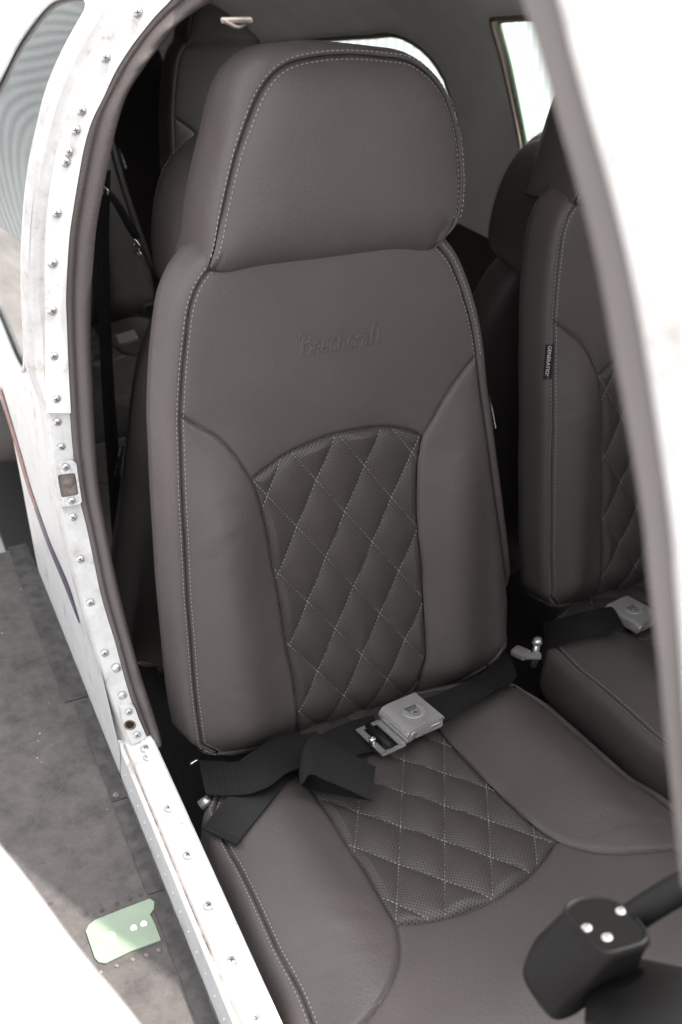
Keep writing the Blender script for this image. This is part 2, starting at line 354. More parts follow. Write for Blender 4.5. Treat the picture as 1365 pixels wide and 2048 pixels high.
# fuselage outer skin aft of the door, with the big side window ------
YJ = 1.275
def skin_pt(y, s):                          # s = height (world z)
    zz = s - max(0, y-1.55)*(-.10)*(1 if s < cz(-1.0) else 0)
    return V(xout(s)+max(0, y-1.6)*.012, y, s)
zs = np.concatenate([np.linspace(cz(-1.22), cz(-.5), 14), np.linspace(cz(-.47), cz(-.05), 22)])
def gskin(P): return P[0]-xout(P[2])
win = [hit(p, gskin) for p in [(50, 740), (54, 690), (50, 600), (50, 500), (57, 400), (68, 320), (84, 255), (102, 190), (122, 140), (146, 90), (168, 45), (179, 12), (168, -8), (135, -10), (95, 9), (40, 80), (0, 157), (-50, 240), (-60, 330), (-60, 505), (0, 640), (34, 722)]]
loop = [(q[1], q[2]) for q in win]
loop = spline(loop, 130, True)[:-1]
def yj(z):
    t = np.clip((cz(-.50)-z)/.56, 0, 1.2); return YJ-.235*t*t*(1.6-.6*min(t, 1))
def gj(P): return P[1]-yj(P[2])
J_OUT = [(232, -50), (200, 0), (176, 40), (143, 99), (117, 154), (99, 205), (84, 267), (70, 330), (60, 403), (55, 469), (53, 546), (55, 656), (60, 745), (76, 790), (90, 830), (96, 876), (106, 949), (114, 999), (138, 1110), (163, 1210), (185, 1290), (205, 1355), (238, 1455), (258, 1505)]
J_IN = [(372, -50), (339, 0), (311, 29), (286, 59), (256, 99), (227, 146), (205, 194), (183, 238), (168, 286), (154, 359), (145, 414), (137, 469), (132, 546), (130, 601), (132, 656), (135, 730), (140, 825), (148, 920), (159, 997), (172, 1048), (185, 1108), (204, 1197), (231, 1286), (251, 1362), (264, 1404), (292, 1476)]
J_FOLD = [(270, -50), (240, 0), (215, 40), (185, 99), (158, 154), (137, 205), (120, 267), (107, 330), (96, 403), (91, 469), (89, 546), (90, 656), (91, 766), (93, 824)]
fe = [hit(p, gj) for p in J_OUT[1:]]; fe = [(q[1]+.003, q[2]) for q in fe][::-1]
sk_out = fe+[(YJ+.003, cz(-.02)), (4.2, cz(-.06))]+[(q[1], q[2]) for q in [hit(p, gskin) for p in [(-40, 700), (0, 800), (24, 870), (42, 960), (62, 1065)]]]+[(1.60, cz(-1.16)), (1.075, cz(-1.16)), (1.064, cz(-1.12))]
so2 = []
for a, b2_ in zip(sk_out, sk_out[1:]+sk_out[:1]):
    so2 += [tuple(np.array(a)+(np.array(b2_)-np.array(a))*t) for t in np.linspace(0, 1, 6, endpoint=False)]
skin = sheet('fuselage_skin', so2, [loop], .045, skin_pt, 'white_paint', air)
sheet('side_window', loop, [], .025, lambda a, b_: skin_pt(a, b_)+V(.004, 0, 0), 'glass', skin)
mb = MB(); mb.tube([skin_pt(a, b_)+V(-.001, 0, 0) for a, b_ in list(loop)+[loop[0]]], .004, 6); mb.build('window_frame', 'white_paint', skin, smooth=True)
def stripe(name, edge_a, edge_b, mat, off):
    A = np.array([hit(p, gskin) for p in edge_a]); B = np.array([hit(p, gskin) for p in edge_b])
    A = spline(A, 20); B = spline(B, 20); o = V(-off, 0, 0); v, f = grid(np.array([A+o, B+o])); return mk(name, v, f, mat, skin, smooth=False)
stripe('paint_stripe', [(2, 772), (43, 905), (60, 966), (76, 1014)], [(0, 784), (36, 906), (54, 968), (71, 1016)], 'stripe_red', .0014)
stripe('paint_stripe', [(76, 1014), (99, 1078), (142, 1180), (161, 1245)], [(70, 1016), (92, 1078), (134, 1180), (160, 1247)], 'stripe_blue', .0014)
# rear door jamb ---------------------------------------------------
NJ = 90
def onj(pts, n=NJ): return spline(np.array([hit(p, gj) for p in pts]), n)
jo, ji, jf = onj(J_OUT), onj(J_IN), onj(J_FOLD, 70)
prof = [(0, .030), (.02, .012), (.08, .004), (.16, .0), (.6, 0), (1.0, 0), (1.0, .012), (.97, .03)]
P = np.array([[V(min(xout(jo[i][2])+.0015, jo[i][0]), jo[i][1]+.032, jo[i][2])]+[jo[i]*(1-t)+ji[i]*t+V(0, d, 0) for t, d in prof[1:]] for i in range(NJ)])
v, f = grid(P); jamb = sharp(mk('door_jamb', v, f, 'strip_paint', air))
# cover strip over the upper half
k = [hit(p, gj) for p in J_IN[:17]]; jis = spline(np.array(k), 70)
prof = [(.0, .0005), (.012, -.0022), (.3, -.003), (.985, -.003), (1.0, -.0022), (1.0, .006)]
P = np.array([[jf[i]*(1-t)+jis[i]*t+V(.0012*t, d, 0) for t, d in prof] for i in range(70)]); v, f = grid(P)
mb = MB(); mb.add(v, f); mb.add(P[-1], [tuple(range(6))]); strip = sharp(mb.build('cover_strip', 'white_paint', jamb, smooth=True), 40)
def jn(p): return nrm((0, -1, -.0))
for p in [(274, 24), (210, 114), (162, 220), (151, 259), (137, 303), (131, 323), (113, 425), (105, 525), (104, 620), (107, 711), (112, 797)]:
    put('screw', SCREW, hit(p, gj)+V(0, -.003, 0), nrm((-.12, -1, .1)), jamb)
for p in [(115, 845), (123, 895), (146, 1035), (161, 1119), (181, 1206), (210, 1307)]:
    put('screw', SCREW, hit(p, gj), nrm((-.12, -1, .38 if p[1] > 1000 else .12)), jamb)
put('rivet', RIVET, hit((233, 1337), gj), nrm((-.1, -1, .38)), jamb, 1.3); put('rivet', RIVET, hit((245, 1392), gj), nrm((-.1, -1, .38)), jamb, 1.2)
# upper striker plate with its pocket
def jframe(p, tilt):
    o = hit(p, gj); n = nrm((-.05, -1, tilt)); a = nrm(np.cross((0, 0, 1), n)); return o, a, np.cross(n, a), n   # origin, along x, up, normal
def polyj(pts, off=0): return [hit(p, gj)+V(0, -off, off*.2) for p in pts]
def ring_plate(name, outer, inner, thick, mat, pocket, pmat, parent):
    O = np.array(polyj(outer, .0065)); I = np.array(polyj(inner, .0065)); k = len(O); dn = V(0, thick, 0); pk = V(0, pocket, 0)
    mb = MB(); vv = np.vstack([O, I, O+dn, I+dn]); ff = [(i, (i+1) % k, (i+1) % k+k, i+k) for i in range(k)]+[(i, (i+1) % k, (i+1) % k+2*k, i+2*k) for i in range(k)]
    mb.add(vv, ff, 0); vv = np.vstack([I, I+pk]); mb.add(vv, [(i, (i+1) % k, (i+1) % k+k, i+k) for i in range(k)]+[tuple(range(k, 2*k))], 1)
    return mb.build(name, [mat, pmat], parent)
sp = ring_plate('striker_plate', [(110, 930), (114, 922), (144, 918), (151, 924), (156, 960), (162, 1000), (158, 1006), (124, 1011), (119, 1006), (113, 960)],
                [(114, 951), (116, 947), (146, 943), (149, 946), (152, 962), (155, 984), (152, 987), (125, 992), (121, 989), (117, 968)], .007, 'steel', .0055, 'pocket_metal', jamb)
put('screw', SCREW, polyj([(130, 932)], .0065)[0], nrm((-.1, -1, .2)), sp, .95); put('screw', SCREW, polyj([(142, 999)], .0065)[0], nrm((-.1, -1, .3)), sp, .95)
th = np.arange(10)*2*math.pi/10
sp2 = ring_plate('latch_plate', [(238, 1412), (250, 1409), (262, 1407), (268, 1412), (276, 1434), (290, 1466), (286, 1474), (262, 1485), (254, 1470), (244, 1440)],
                 [(258+9*math.cos(t-2.5), 1445+7.5*math.sin(t-2.5)) for t in th], .007, 'strip_paint', .0055, 'hole_shade', jamb)  # black floor stands in for the shade inside the latch hole
mb = MB(); c0 = polyj([(258, 1445)], .004)[0]
ringp = [polyj([(258+11*math.cos(t)*q, 1445+9*math.sin(t)*q)], .0069)[0] for q in (.80, 1.12) for t in np.arange(20)*2*math.pi/20]
mb.add(ringp, [(i, (i+1) % 20, (i+1) % 20+20, i+20) for i in range(20)]); mb.build('rust_ring', 'rust', sp2)
put('screw', SCREW, polyj([(256, 1420)], .0065)[0], nrm((-.1, -1, .4)), sp2, .9); put('screw', SCREW, polyj([(272, 1466)], .0065)[0], nrm((-.1, -1, .4)), sp2, .9)
# padded windlace round the opening ----------------------------------
L_IN = [(462, -50), (425, 0), (388, 22), (352, 51), (319, 92), (286, 136), (256, 183), (234, 249), (220, 311), (205, 385), (194, 445), (188, 500), (183, 583), (181, 675), (185, 766), (190, 876), (198, 975), (211, 1048), (227, 1131), (250, 1230), (274, 1322), (297, 1395), (318, 1462), (322, 1480)]
NL = 150
li = spline(np.array([hit(p, gj) for p in L_IN]), NL); lo_ = spline(np.array([hit(p, gj) for p in J_IN[:-1]+[(296, 1482)]]), NL)
rows = []
prof = [(-.10, .008)]+[(t, .0008-.0030*math.sin(min(t/.34, 1)*math.pi*.9)) for t in (.0, .06, .14, .22, .30, .34)]
prof += [(.34+.33*(1-math.cos(a)), .0008-.0150*math.sin(a)) for a in np.linspace(.12, math.pi, 15)]+[(.97, .012), (.85, .022)]
for i in range(NL):
    wr = 0; s_ = i/NL
    for c0_, a_, w_ in ((.03, .35, .006), (.055, -.30, .006), (.08, .32, .007), (.105, -.28, .006), (.125, .4, .005), (.17, -.12, .02), (.885, .4, .006), (.91, -.3, .008), (.94, .3, .006), (.97, -.25, .008)):
        wr += a_*math.exp(-((s_-c0_)/w_)**2)
    rows.append([lo_[i]*(1-t)+li[i]*t+V(0, d-(.0075*wr*math.sin(min(max((t-.34)/.66, 0), 1)*math.pi) if t > .34 else 0), 0)+V(0, 0, .002*wr*(t > .34)) for t, d in prof])
v, f = grid(np.array(rows)); lace = mk('windlace', v, f, 'leather', air)
def stitch(mb, P, N, ln=.0042, gap=.0020, r=.00066):
    """dashes of thread along the polyline P with normals N"""
    P = np.asarray(P, float); L = np.concatenate([[0], np.cumsum(np.linalg.norm(np.diff(P, axis=0), axis=1))]); s = gap
    N = np.broadcast_to(np.asarray(N, float), P.shape)
    ip = lambda x, A: np.array([np.interp(x, L, A[:, k]) for k in range(3)])
    while s+ln < L[-1]:
        a, b_ = ip(s, P), ip(s+ln, P); n = nrm(ip(s+ln/2, N)); t = nrm(b_-a); c = np.cross(n, t); md = (a+b_)/2
        mb.add([a-n*r*.6, md+c*r-n*r*.2, b_-n*r*.6, md-c*r-n*r*.2, a+t*ln*.2+n*r*.7+c*r*.4, b_-t*ln*.2+n*r*.7+c*r*.4, b_-t*ln*.2+n*r*.7-c*r*.4, a+t*ln*.2+n*r*.7-c*r*.4],
               [(4, 5, 6, 7), (0, 4, 7), (2, 6, 5), (0, 1, 4), (1, 5, 4), (1, 2, 5), (0, 7, 3), (3, 7, 6), (3, 6, 2)]); s += ln+gap
mb = MB(); stitch(mb, np.array([r_[5] for r_ in rows])+V(0, -.0008, 0), (0, -1, 0), .0036, .0022, .0006); mb.build('stitching', 'thread_dark', lace, kind='stuff')
# door sill --------------------------------------------------------------
Y0, Y1 = .15, 1.062
sec = [(.187, cz(-1.135)), (.188, cz(-1.10)), (.1885, ZS-.006), (.1905, ZS-.0025), (.193, ZS-.004), (.1965, ZS-.0045), (.1975, ZS), (.216, ZS+.001), (.2165, ZS+.004), (.232, ZS+.004), (.2345, ZS+.002), (.235, ZS-.03), (.235, ZS-.30)]
ys = np.linspace(Y0, Y1, 40); P = np.array([[V(x, y, z) for x, z in sec] for y in ys]); v, f = grid(P)
mb = MB(); mb.add(v, f); mb.add(P[-1], [tuple(range(len(sec)))[::-1]]); sill = sharp(mb.build('door_sill', 'white_paint', air, smooth=True), 25)
mb = MB(); mb.box((.1948, (Y0+1.05)/2, ZS-.0035), np.eye(3), (.0009, (1.05-Y0)/2, .0006)); mb.build('sealant_bead', 'sealant', sill)
for p in [(297, 1515), (339, 1617), (377, 1711), (418, 1812), (464, 1922), (514, 2040)]:
    put('screw', SCREW, at_z(p, ZS+.001), (0, 0, 1), sill, 1.1)
put('screw', SCREW, at_z((290, 1497), ZS+.004), nrm((0, -.3, 1)), sill, .95)
for i in range(30):      # little rivet beads along the lower lip
    put('rivet', SMALL, V(.1878, .55+i*.03, cz(-1.095)), nrm((-1, 0, .2)), sill, .8)
# cabin lining ---------------------------------------------------------------
XI = np.array([(.235, -1.36), (.228, -.65), (.243, -.43), (.278, -.31), (.33, -.215), (.40, -.140), (.55, -.075), (.74, -.055)])
sec2 = np.vstack([XI, np.stack([1.48-XI[::-1, 0], XI[::-1, 1]], 1)[1:]]); sec2 = spline(sec2, 200)
SL = np.concatenate([[0], np.cumsum(np.linalg.norm(np.diff(sec2, axis=0), axis=1))]); STOT = SL[-1]
def lin(y, s):
    x = np.interp(s, SL, sec2[:, 0]); z = np.interp(s, SL, sec2[:, 1]); hgt = np.clip((z+.75)/.6, 0, 1)
    tp = max(0, y-1.5)*.06; x = x+(.74-x)*min(tp, .3)
    return V(x, y, cz(z-hgt*(y-1.2)*.16))
def lin_from_px(p):                       # where a pixel meets the far side lining
    ss = np.linspace(STOT*.5, STOT, 300); bx = np.interp(ss, SL, sec2[:, 0]); bz = np.interp(ss, SL, sec2[:, 1]); hg = np.clip((bz+.75)/.6, 0, 1)
    def g(P):
        zz = cz(bz-hg*(P[1]-1.2)*.16); i = np.argmin(abs(zz-P[2])); return P[0]-(bx[i]+(.74-bx[i])*min(max(0, P[1]-1.5)*.06, .3))
    q = hit(p, g, 1.2, 4.6, 60); zz = cz(bz-hg*(q[1]-1.2)*.16); return (q[1], ss[np.argmin(abs(zz-q[2]))])
wa = [lin_from_px(p) for p in [(984, 38), (992, 75), (1004, 115), (1016, 165), (1026, 215), (1036, 265), (1042, 300)]]
yb, sb_ = wa[-1]; wa += [(yb+.005, sb_+.05), (yb-.03, sb_+.09), (yb-.1, sb_+.10), (1.45, sb_+.09), (1.42, sb_+.03), (1.44, wa[0][1]+.05), (1.50, wa[0][1]+.008), (1.7, wa[0][1]-.002)]  # opening stopped short in front so no sun patch reaches the seats
wa = spline(wa, 80, True)[:-1]
wb = [lin_from_px(p) for p in [(904, 205), (891, 162), (877, 135), (855, 108), (824, 84), (788, 71), (735, 72), (690, 76), (600, 84), (520, 100)]]
wb += [(wb[-1][0]+.08, wb[-1][1]+.05), (wb[-1][0]+.06, wb[-1][1]+.2), (wb[-1][0]-.1, wb[-1][1]+.27), (2.4, wb[0][1]+.12), (2.05, wb[0][1]+.09), (wb[0][0]-.02, wb[0][1]+.05)]
wb = spline(wb, 80, True)[:-1]
S_DOOR = float(np.interp(.43, sec2[:100, 0], SL[:100])); YE = 3.9
S_SPLIT = float(np.interp(.72, -sec2[100:, 1], SL[100:]))
def dens(loop, n=16):
    o = []
    for a, b_ in zip(loop, loop[1:]+loop[:1]): o += [tuple(np.array(a)+(np.array(b_)-np.array(a))*t) for t in np.linspace(0, 1, n, endpoint=False)]
    return o
S_D2 = float(np.interp(.647, sec2[:100, 0], SL[:100]))
roofline = dens([(.22, S_SPLIT), (YE, S_SPLIT), (YE, S_DOOR), (.985, S_DOOR), (.64, S_D2), (.27, S_D2+.20), (.22, S_D2+.22)])  # front corner cut diagonally to throw the shadow edge onto the wing
head = sheet('headliner', roofline, [wa, wb], .045, lin, 'leather_lining', air)
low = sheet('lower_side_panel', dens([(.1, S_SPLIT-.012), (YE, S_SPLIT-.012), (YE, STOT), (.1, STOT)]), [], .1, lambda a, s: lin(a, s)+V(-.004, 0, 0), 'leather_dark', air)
rw = sheet('closed_side_wall', dens([(YJ+.03, .25), (YE, .25), (YE, S_DOOR-.003), (YJ+.03, S_DOOR-.003)]), [], .06, lin, 'leather_dark', air)  # window opening left out of this wall to keep the rear cabin dark
ro = sheet('cabin_roof', roofline, [wa, wb], .06, lambda a, s: lin(a, s)+V((.012 if s > STOT*.6 else 0), 0, .022 if s < STOT*.62 else .006), 'white_paint', air)
for wl in (wa, wb):
    pane = sheet('window_pane', wl, [], .08, lambda a, s: lin(a, s)+V(.016, 0, .004), 'glass', air)
    P = np.array([lin(a, s) for a, s in list(wl)+[wl[0]]]); mb = MB(); mb.tube(P+V(-.001, 0, 0), .0042, 6); mb.build('window_trim', 'brown_trim', pane, smooth=True)
    P2 = np.array([lin(*(np.mean(wl, 0)+(np.array(q)-np.mean(wl, 0))*.975)) for q in list(wl)+[wl[0]]]); mb = MB(); mb.tube(P2+V(.012, 0, 0), .0045, 6); mb.build('pane_edge', 'green_edge', pane, smooth=True)
mb = MB(); mb.box((.74, 2.0, cz(-1.39)), np.eye(3), (.56, 1.95, .015)); mb.build('cabin_floor', 'carpet', air)
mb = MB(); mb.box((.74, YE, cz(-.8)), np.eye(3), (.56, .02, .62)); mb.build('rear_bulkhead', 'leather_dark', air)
mb = MB(); mb.box((.78, .10, cz(-.84)), np.eye(3), (.46, .03, .52), bev=.02); mb.build('instrument_panel_blocker', 'black_plastic', air)  # unseen panel, added and raised to block light from the low front
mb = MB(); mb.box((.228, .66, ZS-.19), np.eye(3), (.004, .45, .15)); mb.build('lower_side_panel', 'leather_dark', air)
# fittings on the headliner: overhead bracket, hook
def groof(P):
    z = np.interp(P[0], sec2[:, 0], sec2[:, 1]); return P[2]-cz(z-(P[1]-1.2)*.16)
try:
    c = hit((470, 20), groof, .9, 4.4); mb = MB(); mb.box(c+V(0, -.004, -.008), [nrm((1, -.25, 0)), nrm((.25, 1, 0)), (0, 0, 1)], (.014, .005, .002), bev=.001)
    mb.tube(spline([c+V(-.012, -.006, -.008), c+V(0, -.008, -.013), c+V(.014, -.006, -.008)], 14), .0016, 8); mb.build('overhead_fitting', 'pocket_metal', air, smooth=False)
except Exception: pass
# front door post, close to the eye ---------------------------------------
PX = .262
OFS = lambda L: [(x+10*min(max((y-500)/500, 0), 1), y) for x, y in L]
PL = [(1040, -90), (1061, 0), (1091, 75), (1131, 211), (1163, 321), (1201, 453), (1221, 550), (1241, 680), (1268, 857), (1288, 1010), (1301, 1130), (1311, 1200), (1328, 1323), (1346, 1471), (1362, 1610), (1380, 1760)]
PR = [(1085, -90), (1114, 0), (1137, 94), (1174, 226), (1212, 358), (1246, 490), (1260, 560), (1274, 640), (1294, 780), (1313, 925), (1330, 1070), (1335, 1150), (1344, 1260), (1353, 1397), (1362, 1520), (1385, 1760)]
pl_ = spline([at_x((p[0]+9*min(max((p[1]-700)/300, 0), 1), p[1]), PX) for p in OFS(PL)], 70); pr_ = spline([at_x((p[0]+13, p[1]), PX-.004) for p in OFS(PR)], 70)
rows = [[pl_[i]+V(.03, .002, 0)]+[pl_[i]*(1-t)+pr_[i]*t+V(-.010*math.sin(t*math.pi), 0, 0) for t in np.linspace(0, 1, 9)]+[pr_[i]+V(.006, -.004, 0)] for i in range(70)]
v, f = grid(np.array(rows)); mk('windlace', v, f, 'leather_post_lit', air, label='out of focus padded edging on the near door post')
rows = [[pr_[i]+V(.004, 0, 0), pr_[i]+V(-.003, -.001, 0), pr_[i]+V(-.005, -.006, 0), pr_[i]+V(-.005, -.03, 0), pr_[i]+V(-.004, -.20, -.01), pr_[i]+V(.05, -.55, -.05)] for i in range(70)]
v, f = grid(np.array(rows)); post = mk('door_post', v, f, 'white_paint', air)
for i in range(4, 66, 5): put('rivet', SMALL, pr_[i]+V(-.005, -.012, 0), (-1, 0, 0), post, .8)
# pale blurred panel edge, near lower left corner -----------------------------
NE = [(-60, 1622), (0, 1697), (40, 1746), (90, 1813), (130, 1868), (190, 1944), (240, 2003), (290, 2068), (340, 2140)]
e = spline([at_d(p, .47) for p in NE], 40); dwn = nrm(ray(100, 1900)); side = nrm(at_d((-150, 2000), .47)-at_d((100, 1850), .47))
rows = [[e[i]+dwn*.030+side*.012, e[i]+dwn*.016+side*.001, e[i]+dwn*.006, e[i]-dwn*.001+side*.004, e[i]-dwn*.004+side*.014, e[i]-dwn*.006+side*.10, e[i]+dwn*.03+side*.11] for i in range(40)]
v, f = grid(np.array(rows), wrap=True); npn = mk('white_panel', v, f, 'panel_white', None)  # unidentified white shape close to the eye, modelled as a plain panel
npn['label'] = 'out of focus bright white panel edge in the near lower left corner'; npn['category'] = 'panel'

# ------------------------------------------------------------------ seats
REC, TIL = RAD(8.8), RAD(8.0)
r_ = ray(720, 1430); P0 = EYE + r_/r_[1]*1.02
class Frame:
    def __init__(s, O, ux, uy, n): s.O, s.ux, s.uy, s.n = map(np.asarray, (O, ux, uy, n))
    def w(s, u, v, h): u = np.asarray(u)[..., None]; v = np.asarray(v)[..., None]; h = np.asarray(h)[..., None]; return s.O+u*s.ux+v*s.uy+h*s.n
    def px(s, p, h): q = on_plane(p, s.O+s.n*h, s.n)-s.O; return V(q@s.ux, q@s.uy)
    def solve(s, p, B):
        h = 0
        for _ in range(6): u, v = s.px(p, h); h = float(B(u, v))
        return V(u, v)
FB = Frame(P0, (1, 0, 0), (0, math.sin(REC), math.cos(REC)), (0, -math.cos(REC), math.sin(REC)))
FC = Frame(P0, (1, 0, 0), (0, -math.cos(TIL), math.sin(TIL)), (0, math.sin(TIL), math.cos(TIL)))
sm = lambda t: np.clip(t, 0, 1)**2*(3-2*np.clip(t, 0, 1))
UC = -.006
def Bb(u, v):
    a = abs(u-UC); return .030*np.exp(-((a-.175)/.048)**2)*sm((.52-v)/.18)*sm((v+.03)/.10) + .010*(1-(a/.24)**2)*sm((v-.35)/.2) - 5.0*np.clip(.055-v, 0, 1)**2 - 20*np.clip(u-UC-np.interp(v, [.1, .3, .5], [.250, .228, .196]), 0, 1)**2*sm((.53-v)/.08)
def Bc(u, v):
    a = abs(u-UC); return .026*np.exp(-((a-.195)/.055)**2)*sm((.52-v)/.2)*sm((v+.02)/.14) + .004*np.exp(-(a/.1)**2) - 2.2*np.clip(v-.50, 0, 1)**2 - 2.0*np.clip(.06-v, 0, 1)**2 - 13*np.clip(u-UC-.235, 0, 1)**2*sm((.40-v)/.14)
def cluster(n, k=.88): t = np.linspace(0, 1, n); return t-k*np.sin(2*math.pi*t)/(2*math.pi)
def coons(bot, top, left, right, nu, nv, k=.88):
    s, t = cluster(nu, k), cluster(nv, k); b, tp, l, r = resample(bot, 0, s), resample(top, 0, s), resample(left, 0, t), resample(right, 0, t)
    S, T = s[None, :, None], t[:, None, None]
    P = (1-T)*b[None]+T*tp[None]+(1-S)*l[:, None]+S*r[:, None]-((1-S)*(1-T)*b[0]+S*(1-T)*b[-1]+(1-S)*T*tp[0]+S*T*tp[-1])
    return P                                               # nv x nu x 2
def ruled(left, right, nu, nv):
    s, t = cluster(nu), cluster(nv, .6); l, r = resample(left, 0, t), resample(right, 0, t); return l[:, None]*(1-s[None, :, None])+r[:, None]*s[None, :, None]
def bdist(P, loops):
    B = np.vstack([resample(l, max(8, int(length(l)/.0025))) for l in loops]); F = P.reshape(-1, 2); d = np.empty(len(F))
    for i in range(0, len(F), 4000): d[i:i+4000] = np.sqrt(((F[i:i+4000, None]-B[None])**2).sum(2).min(1))
    return d.reshape(P.shape[:-1])
def dip(d): return .0046*np.exp(-(d/.0026)**1.3)+.0026*np.exp(-d/.011)
def inpoly(P, poly):
    x, y = P[:, 0], P[:, 1]; c = np.zeros(len(P), bool); q = np.roll(poly, 1, 0)
    for (xa, ya), (xb, yb) in zip(poly, q):
        if ya != yb: c ^= ((ya > y) != (yb > y)) & (x < (xb-xa)*(y-ya)/(yb-ya)+xa)
    return c
def lattice(F, B, nodes):                                  # fit o + i*a + j*b
    A = np.array([(1, i, j) for _, i, j in nodes], float); U = np.array([F.solve(p, B) for p, _, _ in nodes])
    return np.linalg.lstsq(A, U, rcond=None)[0]            # rows o,a,b
def outward(poly):                                         # outward unit normals of a closed loop (no repeat)
    T = np.roll(poly, -3, 0)-np.roll(poly, 3, 0); N = np.stack([T[:, 1], -T[:, 0]], 1); N /= np.linalg.norm(N, axis=1)[:, None]+1e-12
    c = poly.mean(0); return N if ((poly-c)*N).sum() > 0 else -N
BOX = [(0, -.0060), (.0008, -.0028), (.003, -.0008), (.007, -.0003), (.011, -.0015), (.017, -.007), (.021, -.016), (.024, -.030)]
def boxing(name, F, loop, hfun, depth, parent, mat, flare=1.0, bulge=.006):
    N = outward(loop); kr = np.ones(15)/15; N = np.stack([np.convolve(np.concatenate([N[-7:, k], N[:, k], N[:7, k]]), kr, 'valid') for k in (0, 1)], 1); prof = BOX+[(.025+bulge*.6, -.030-.25*(depth-.030)), (.025+bulge, -.030-.55*(depth-.030)), (.021, -.88*depth), (.010, -depth), (-.014, -depth-.004)]
    R = np.array([F.w(loop[:, 0]+N[:, 0]*o*flare, loop[:, 1]+N[:, 1]*o*flare, hfun(loop[:, 0], loop[:, 1])+d) for o, d in prof])
    v, f = grid(R, wrap=True); mb = MB(); mb.add(v, f); k = len(loop); b = (len(prof)-1)*k; mb.f.append(tuple(b+i for i in range(k))); mb.m.append(0)
    return mb.build(name, mat, parent, smooth=True), N
def seam_rows(mb, F, curve, hfun, N, surf=None, ins=.0044, out=.0048):
    c = curve+N*out; P = F.w(c[:, 0], c[:, 1], hfun(curve[:, 0], curve[:, 1])+.0001); stitch(mb, P, F.n)
    c = curve-N*ins; Q = np.vstack([q.reshape(-1, 2) for q, _ in surf]); H = np.concatenate([h.ravel() for _, h in surf])
    idx = np.array([np.argpartition(((Q-p)**2).sum(1), 4)[:4] for p in c]); hh = H[idx].max(1)
    hh = np.convolve(np.pad(hh, 3, mode='edge'), np.ones(7)/7, 'valid'); stitch(mb, F.w(c[:, 0], c[:, 1], hh+.0003), F.n)
# seam curves of the seat in the middle of the picture (photo pixels -> seat surface)
def cur(F, B, pts, n): return spline(np.array([F.solve(p, B) for p in pts]), n)
B_LS = [(404, 1490), (392, 1395), (384, 1296), (376, 1197), (371, 1098), (366, 999), (363, 900), (361.5, 834), (367, 736), (374, 670), (382, 613), (397, 572), (417, 542)]
B_LB = [(594, 1462), (595, 1409), (586, 1348), (572, 1283), (560, 1200), (548, 1138), (537, 1077), (525, 1021), (511, 975), (505, 962), (492, 941), (469, 908), (438, 877), (408, 860), (361.5, 834)]
B_RB = [(830, 1402), (838, 1378), (848, 1348), (856, 1320), (855, 1271), (851, 1197), (848, 1132), (841, 1065), (838, 1012), (839, 948), (843, 911), (851, 873), (869, 841), (890, 803), (920, 757), (956, 713)]
B_ARCH = [(505, 962), (535, 938), (572, 912), (615, 891), (652, 876), (683, 868), (726, 859), (769, 855), (803, 858), (831, 865), (851, 873)]
C_LS = [(427, 1618), (453, 1689), (481, 1740), (510, 1799), (535, 1854), (557, 1902), (583, 1949), (605, 1993), (625, 2044), (645, 2095)]
C_LB = [(588, 1505), (606, 1545), (638, 1598), (664, 1638), (693, 1685), (726, 1733), (755, 1784), (781, 1828), (791, 1843), (799, 1887), (797, 1913), (788, 1946), (770, 1982), (748, 2015), (722, 2044), (690, 2072), (645, 2095)]
C_RB = [(862, 1432), (886, 1462), (936, 1518), (992, 1574), (1037, 1617), (1076, 1650), (1115, 1675), (1155, 1691), (1194, 1699), (1245, 1701), (1301, 1698), (1365, 1693), (1450, 1688)]
C_ARC = [(791, 1843), (835, 1841), (880, 1834), (936, 1818), (987, 1796), (1037, 1765), (1076, 1729), (1115, 1675)]
H_LOOP = [(424, 537), (435, 497), (446, 434), (459, 372), (477, 300), (497, 242), (522, 184), (551, 146), (582, 126), (627, 115), (672, 110), (721, 110), (774, 115), (815, 121), (850, 142), (880, 175), (900, 215), (913, 264), (920, 318), (922, 372), (919, 416), (908, 452), (890, 481)]
QN = lambda l, ox, oy, k: [((x/k+ox, y/k+oy), i, j) for x, y, i, j in l]
NB = QN([(690, 600, 0, 0), (563, 900, 1, 0), (440, 1190, 2, 0), (820, 300, -1, 0), (500, 385, 0, -1), (365, 695, 1, -1), (868, 795, 0, 1), (985, 505, -1, 1), (745, 1085, 1, 1), (628, 1360, 2, 1), (1035, 985, 0, 2), (918, 1255, 1, 2), (510, 1625, 3, 1), (800, 1540, 2, 2), (1070, 1425, 1, 3)], 480, 840, 3.25)
NC = QN([(518, 430, 0, 0), (518, 568, 1, 0), (515, 300, -1, 0), (515, 188, -2, 0), (360, 375, 0, -1), (352, 505, 1, -1), (368, 258, -1, -1), (208, 322, 0, -2), (195, 450, 1, -2), (684, 487, 0, 1), (690, 632, 1, 1), (672, 355, -1, 1), (835, 410, -1, 2), (344, 657, 2, -1)], 600, 1440, 1.784)
def split_at(curve, p):
    i = int(np.argmin(((curve-p)**2).sum(1))); return curve[:i+1], curve[i:], i
def hidden_twin(c): q = c.copy(); q[:, 0] = 2*UC-q[:, 0]; return q

